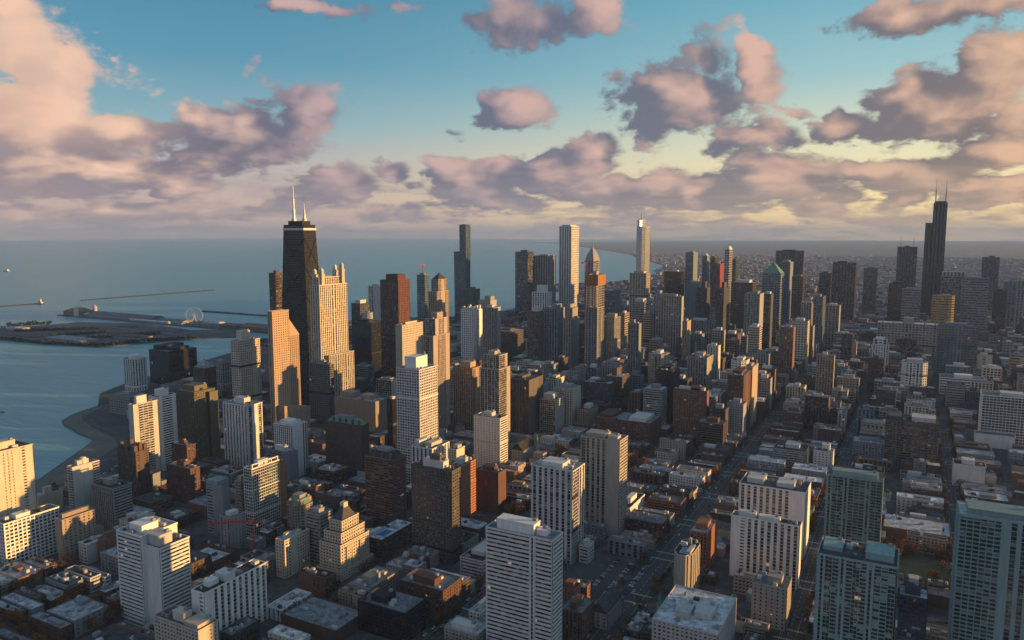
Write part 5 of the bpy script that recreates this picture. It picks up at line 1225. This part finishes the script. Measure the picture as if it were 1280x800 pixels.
for i, (E, N, w, l, h) in enumerate(FILL):
    r = random.Random(i+900); d = math.hypot(E-CAM[0], N-CAM[1]); x0, x1, y0, y1 = E-w/2, E+w/2, N-l/2, N+l/2
    for att in range(60):
        cn, cm = r.choices(CW, [1,.5,2,2,6,2,2,3,6])[0]; sty, sn = r.choice((('vvv','ribbed'),('gg','punched'),('hh','striped'),('cc','glassy'),('GG','gridded')))
        f = nearest(E, N, 0 if att < 25 else 1 if att < 45 else 2); sd = side(E, N, f); hn = 'tall' if h > 85 else 'middling' if h > 45 else 'squat'
        label = f"{hn} {cn} {sn} block {sd} the {f[4]}"
        if label not in taken: break
    taken.add(label); off = (E, N, 0)
    root = thing('mid_rise_block', label, 'building', off, 'middle height blocks among the towers')
    body(root, off, rect(x0, x1, y0, y1), 0, h, [sty, r.choice((sty, 'bb', 'bsb')), sty, sty], cm, r.choice(('glass','blackglass','blueglass')), d, r.choice(ROOFS))
    m = MB(); m.box(x0+w*.25, x1-w*.3, y0+l*.25, y1-l*.3, h+.2, h+r.uniform(3, 7)); m.build('penthouse', r.choice((cm, 'offwhite', 'grey')), TOP[0], off)
# far city to the horizon: one mass of small boxes, thinning out
mb = MB(); mats = ['darkbrick','brown','brick_dust','grey','greyroof','bluegrey','tarroof','darkroof','midbrick','bluegrey']
rng = random.Random(5); n = 0
while n < 17000:
    t = rng.random(); D = 2300*(5.2**t); a = AZ+rng.uniform(-.66, .66); E, N = CAM[0]+D*math.sin(a), CAM[1]+D*math.cos(a)
    if N > 350 and inside(E, N) and -1700 < E < 800: continue
    if not inside(E, N): continue
    n += 1
    w, l = rng.uniform(10, 34)*(1+D/22000), rng.uniform(12, 40)*(1+D/22000); h = rng.choice((5,6,7,8,9,10,12))
    if rng.random() < .03: h *= rng.uniform(2, 4)
    if -900 < E < 900 and -1900 < N: h *= rng.uniform(1.2, 2.6)
    h = min(h, 42)
    if E > 600 and N > -1200: h = min(h, 8)
    mb.m = rng.randrange(10); mb.box(E-w/2, E+w/2, N-l/2, N+l/2, -.2, h)
mb.build('distant_buildings', mats)['kind'] = 'stuff'
m_, t_, b_ = newmat('lampglow'); b_.inputs['Base Color'].default_value = (.8,.6,.4,1); b_.inputs['Emission Color'].default_value = (1,.66,.34,1); b_.inputs['Emission Strength'].default_value = 1.6
mb = MB(); n = 0
while n < 420:
    D = 2600*(5.5**rng.random()); a = AZ+rng.uniform(-.1, .62); E, N = CAM[0]+D*math.sin(a), CAM[1]+D*math.cos(a)
    if not inside(E, N) or (E > 500 and N > -1500): continue
    n += 1; s = .35+D/9000; mb.box(E-s, E+s, N-s, N+s, 17, 17+2*s)
mb.build('distant_street_lamps', 'lampglow')['kind'] = 'stuff'
# ---------------------------------------------------------------- lawn, car parks, trees, cars
FA = np.array([f[:5] for f in FOOT]); ALL = np.array([list(f[:4]) for f in FOOT]+[list(q[1][:4]) for q in vis]+[list(q[0][:4]) for q in rest])
def free(E, N, p): return not bool(np.any((ALL[:,0]-p < E) & (ALL[:,1]+p > E) & (ALL[:,2]-p < N) & (ALL[:,3]+p > N)))
for k, q in enumerate(LAWNS):
    m = MB(); m.poly([(q[0],q[2],.165),(q[1],q[2],.165),(q[1],q[3],.165),(q[0],q[3],.165)]); m.build('lawn', 'grass')['kind'] = 'stuff'
    m = MB(); m.poly([(q[0]+10,q[2],.175),(q[0]+13,q[2],.175),(q[1]-8,q[3],.175),(q[1]-11,q[3],.175)]); m.poly([(q[0],q[2]+12,.175),(q[1],q[2]+14,.175),(q[1],q[2]+17,.175),(q[0],q[2]+15,.175)]) ; m.build('path', 'paving')['kind'] = 'structure'
for q in (CARPARK, CARPARK2):
    m = MB(); m.poly([(q[0],q[2],.16),(q[1],q[2],.16),(q[1],q[3],.16),(q[0],q[3],.16)]); m.build('car_park', 'asphalt')['kind'] = 'structure'
    m = MB(); y = q[2]+2
    while y < q[3]-2:
        for xa in np.arange(q[0]+1, q[1]-5, 15.5): m.poly([(xa,y,.17),(xa+5,y,.17),(xa+5,y+.14,.17),(xa,y+.14,.17)])
        y += 2.7
    m.build('bay_markings', 'paint')['kind'] = 'structure'
# trees: five crowns of their own, copied along the streets
def crown_mesh(seed, R, H, n, bare):
    r = random.Random(seed); mb = MB()
    cl = [(r.gauss(0, .45)*R, r.gauss(0, .42)*R, H*.62+r.gauss(0, .17)*H, r.uniform(.25, .5)*R) for _ in range(14)]
    for _ in range(n):
        c = r.choice(cl); p = [c[i]+r.gauss(0, .5)*c[3] for i in range(3)]
        if p[2] < H*.22: continue
        s = r.uniform(.22, .55)*(.8 if bare else 1.15); u = [r.gauss(0, 1) for _ in range(3)]; v = [r.gauss(0, 1) for _ in range(3)]
        lu = math.sqrt(sum(x*x for x in u)); u = [x/lu*s for x in u]; lv = math.sqrt(sum(x*x for x in v)); v = [x/lv*s*.7 for x in v]
        mb.poly([tuple(p[i]-u[i]-v[i] for i in range(3)), tuple(p[i]+u[i]-v[i] for i in range(3)), tuple(p[i]+u[i]+v[i] for i in range(3)), tuple(p[i]-u[i]+v[i] for i in range(3))])
    return mb, cl
def tree_proto(kind, seed, R, H, n, leaf):
    root = thing(kind, 'tree', 'tree'); mb = MB(); r = random.Random(seed)
    mb.tube((0,0,-.2), (.1,0,H*.32), H*.03, H*.022, 6)
    cm, cl = crown_mesh(seed, R, H, n, leaf == 'drableaf')
    for c in cl: mb.tube((.1,0,H*.3), (c[0]*.9, c[1]*.9, c[2]), H*.012, H*.003, 4)
    mb.build('trunk', 'bark', root); cm.build('crown', leaf, root); return root
def copy_tree(root, loc, rz, s, label, group):
    c = root.copy(); COL.objects.link(c); c.location = loc; c.rotation_euler = (0,0,rz); c.scale = (s,s,s); c['label'] = label; c['group'] = group
    for ch in root.children: q = ch.copy(); COL.objects.link(q); q.parent = c
    return c
PROTO = {'autumn': [tree_proto('autumn_tree', 11+i, 4.2+.5*i, 10+1.2*i, 620, 'autumnleaf') for i in range(3)], 'bare': [tree_proto('bare_tree', 31+i, 3.6+.5*i, 9.5+i, 330, 'drableaf') for i in range(3)], 'dark': [tree_proto('evergreen_tree', 51+i, 3.2, 9, 500, 'evergreen') for i in range(2)]}
rng = random.Random(77); used_p = set(); NT_ = 0
def plant(kind, E, N, label, group, z=.14, smin=.95, smax=1.5):
    ps = PROTO[kind]; i = rng.randrange(len(ps)); p = ps[i]
    if (kind, i) not in used_p:
        used_p.add((kind, i)); p.location = (E, N, z); p.rotation_euler = (0,0,rng.uniform(0,6)); p['label'] = label; p['group'] = group
    else: copy_tree(p, (E, N, z), rng.uniform(0, 6.28), rng.uniform(smin, smax), label, group)
def seen(E, N, z=8): return onscreen(E, N, z, 5, 5) and not hidden(E, N, z)
def region(N, E):
    return 'the right hand streets' if E < -470 else 'the boulevard in the middle' if E < -300 else 'the blocks left of the boulevard' if E < -60 else 'the lower left blocks'
cand = []
for x, h in NS:
    if not -900 < x < 420: continue
    for s in (-1, 1):
        y = 2700.0
        while y > 1350:
            y -= rng.uniform(6, 12); E = x+s*(h-1.0+rng.uniform(1.5, 3.0))
            if any(abs(y-q) < hh+4 for q, hh in EW): continue
            if free(E, y, .6) and seen(E, y): cand.append((E, y))
for q in LAWNS:
    for _ in range(22):
        E, N = rng.uniform(q[0], q[1]), rng.choice((rng.uniform(q[2], q[2]+6), rng.uniform(q[3]-6, q[3])))
        if free(E, N, 1) and seen(E, N): cand.append((E, N))
rng.shuffle(cand)
CLUMPS = [ground(1014,650),ground(1012,680),(60,760),(330,600),ground(1022,620),ground(612,690),ground(785,580),ground(700,575),ground(930,605)]
for (E, N) in cand[:300]:
    orange = rng.random() < .16 or any(math.hypot(E-c[0], N-c[1]) < 70 for c in CLUMPS)
    rg = region(N, E)
    if orange: plant('autumn', E, N, f'rust orange autumn street tree along {rg}', f'autumn trees of {rg}')
    else: plant('bare', E, N, f'thin brown nearly bare street tree along {rg}', f'bare trees of {rg}')
for c, n, sp in [((1014,655),14,30),((1016,620),10,26),((785,585),14,26),((705,572),10,22),((930,598),12,30),((650,640),7,22),((612,694),5,16),((1180,700),8,26),((560,640),6,20),((60,770),14,40),((20,740),8,24),((150,770),8,30),((350,600),8,24),((470,690),6,20),((1120,700),6,22)]:
    g = ground(*c)
    for _ in range(n*4):
        E, N = g[0]+rng.gauss(0, sp*.4), g[1]+rng.gauss(0, sp)
        if n <= 0: break
        if free(E, N, .5) and seen(E, N, 10) and not any(abs(E-x) < h for x, h in NS): plant('autumn', E, N, f'rust orange autumn tree in a yard near {region(N, E)}', f'autumn yard trees near {region(N, E)}', smin=.9, smax=1.35); n -= 1
for i in range(34):                               # dark row along the far edge of the filter plant and behind the beach
    a, b = ((0,411), (70,407)) if i < 16 else ((166,543), (205,520)); f = (i % 16+rng.uniform(0,.6))/17
    g = ground(a[0]+(b[0]-a[0])*f, a[1]+(b[1]-a[1])*f); plant('dark', g[0], g[1], 'dark tree in the row on the filter plant edge' if i < 16 else 'dark tree in the park behind the beach', 'trees on the filter plant edge' if i < 16 else 'trees behind the beach', 1.0 if i < 16 else 0, 1.5 if i < 16 else 1, 2.2 if i < 16 else 1.6)
for (kd, ps) in PROTO.items():
    for i, p in enumerate(ps):
        if (kd, i) not in used_p:
            for ch in list(p.children): bpy.data.objects.remove(ch)
            bpy.data.objects.remove(p)
# cars
def car_proto(mat):
    root = thing('parked_car', 'car', 'car'); m = MB()
    prof = [(-2.2,.35),(2.2,.35),(2.25,.75),(1.3,.92),(-2.05,.95),(-2.2,.8)]
    for i in range(len(prof)):
        a, b = prof[i], prof[(i+1) % len(prof)]; m.poly([(-.88,a[0],a[1]),(.88,a[0],a[1]),(.88,b[0],b[1]),(-.88,b[0],b[1])])
    m.poly([(-.88,*p) for p in prof]); m.poly([(.88,*p) for p in reversed(prof)])
    m.hexa([(-.68,-1.25,1.40),(.68,-1.25,1.40),(.68,.2,1.42),(-.68,.2,1.42),(-.64,-1.15,1.48),(.64,-1.15,1.48),(.64,.1,1.48),(-.64,.1,1.48)]); m.build('body', mat, root)
    m = MB(); m.hexa([(-.82,-1.95,.94),(.82,-1.95,.94),(.82,.95,.93),(-.82,.95,.93),(-.66,-1.3,1.40),(.66,-1.3,1.40),(.66,.25,1.42),(-.66,.25,1.42)]); m.build('windows', 'carglass', root)
    m = MB()
    for sx in (-1, 1):
        for sy in (-1.4, 1.4): m.tube((sx*.68, sy, .33), (sx*.9, sy, .33), .33, n=10)
    m.build('wheels', 'rubber', root); return root
CP = [(n, car_proto('car'+n)) for n in ('white','black','silver','red','blue')]
firstc = set(); rng = random.Random(99); ncar = 0
def car(E, N, rz, place, group):
    global ncar
    n, p = rng.choices(CP, (4,4,4,1,1))[0]; label = f'{n} car {place}'
    if n not in firstc: firstc.add(n); p.location = (E, N, .03); p.rotation_euler = (0,0,rz); p['label'] = label; p['group'] = group; o = p
    else: o = copy_tree(p, (E, N, .03), rz, 1.0, label, group)
    ncar += 1; return o
for q, place, gr in ((CARPARK, 'in the shaded car park beside the boulevard', 'cars in the boulevard car park'), (CARPARK2, 'in the small car park below the striped slabs', 'cars in the small car park')):
    y = q[2]+3.4
    while y < q[3]-3:
        for xa in np.arange(q[0]+1, q[1]-5, 15.5):
            if rng.random() < .68 and seen(xa+2.5, y, 1): car(xa+2.5, y, math.pi/2*rng.choice((1,-1)), place, gr).location.z = .17
        y += 2.7
for x, h, place, gr in ((-408, 14, 'on the wide boulevard in the middle', 'cars on the boulevard'), (-541, 11, 'on the long street at the right', 'cars on the long right hand street'), (-285, 9, 'on the street under the taupe tower', 'cars on the street under the taupe tower'), (-672, 9, 'on the far right street', 'cars on the far right street'), (-172, 9, 'on the street beside the ziggurat tower', 'cars on the street beside the ziggurat tower')):
    for s, t, dens in ((-1,.84,.34), (1,.84,.34), (-1,.3,.07), (1,.3,.07)):
        y = 2660.0
        while y > 1500:
            y -= 6.2
            if any(abs(y-c) < hh+6 for c, hh in EW) and t > .5: continue
            if rng.random() < dens and seen(x+s*h*t, y, 1) and ncar < 280: car(x+s*h*t, y, 0 if s > 0 else math.pi, place, gr)
for _ in range(60):                               # a few cars on the curve behind the beach
    f = rng.random(); a = [(74,629),(108,608),(146,583.5),(165,560)]; i = min(2, int(f*3)); u = f*3-i
    g = ground(a[i][0]+(a[i+1][0]-a[i][0])*u+rng.uniform(-2,2), a[i][1]+(a[i+1][1]-a[i][1])*u)
    if ncar < 298 and seen(g[0], g[1], 1): car(g[0], g[1], math.radians(-40), 'on the lakeside drive behind the beach', 'cars on the lakeside drive').location.z = .12
mb = MB(); r = random.Random(4)                   # low scrub along the banks of the filter plant
for _ in range(900):
    t = r.random(); a, b = r.choice((((0,424),(60,430)),((60,430),(125,433)),((125,433),(190,427)),((190,427),(244,423)),((20,415),(120,412)),((110,424),(200,418)),((60,421),(130,417))))
    g = ground(a[0]+(b[0]-a[0])*t+r.gauss(0,.8), a[1]+(b[1]-a[1])*t-abs(r.gauss(0,.25))); s = r.uniform(1.5, 4.5)
    for q in range(5):
        u = [r.gauss(0,1)*s*.6 for _ in range(3)]; v = [r.gauss(0,1)*s*.6 for _ in range(3)]; c = (g[0]+r.gauss(0,s), g[1]+r.gauss(0,s), 1.2+s*r.uniform(.4,1.1))
        mb.poly([tuple(c[i]-u[i]-v[i] for i in range(3)), tuple(c[i]+u[i]-v[i] for i in range(3)), tuple(c[i]+u[i]+v[i] for i in range(3)), tuple(c[i]-u[i]+v[i] for i in range(3))])
mb.build('shrubbery', 'evergreen')['kind'] = 'stuff'
# ---------------------------------------------------------------- evening haze over the whole place
hz = MB(); hz.box(-36500, 36500, -36000, 5500, -4.5, 545); hz.v = hz.v
m = bpy.data.materials.new('haze'); m.use_nodes = True; t = NT(m.node_tree); t.n.clear()
o_ = t.new('ShaderNodeOutputMaterial'); pvn = t.new('ShaderNodeVolumePrincipled')
pvn.inputs['Color'].default_value = (.34,.55,.98,1); pvn.inputs['Density'].default_value = HAZE; pvn.inputs['Anisotropy'].default_value = 0.0
t.l.new(pvn.outputs[0], o_.inputs['Volume']); MATS['haze'] = m
if HAZE > 0: hz.build('haze', 'haze')['kind'] = 'stuff'
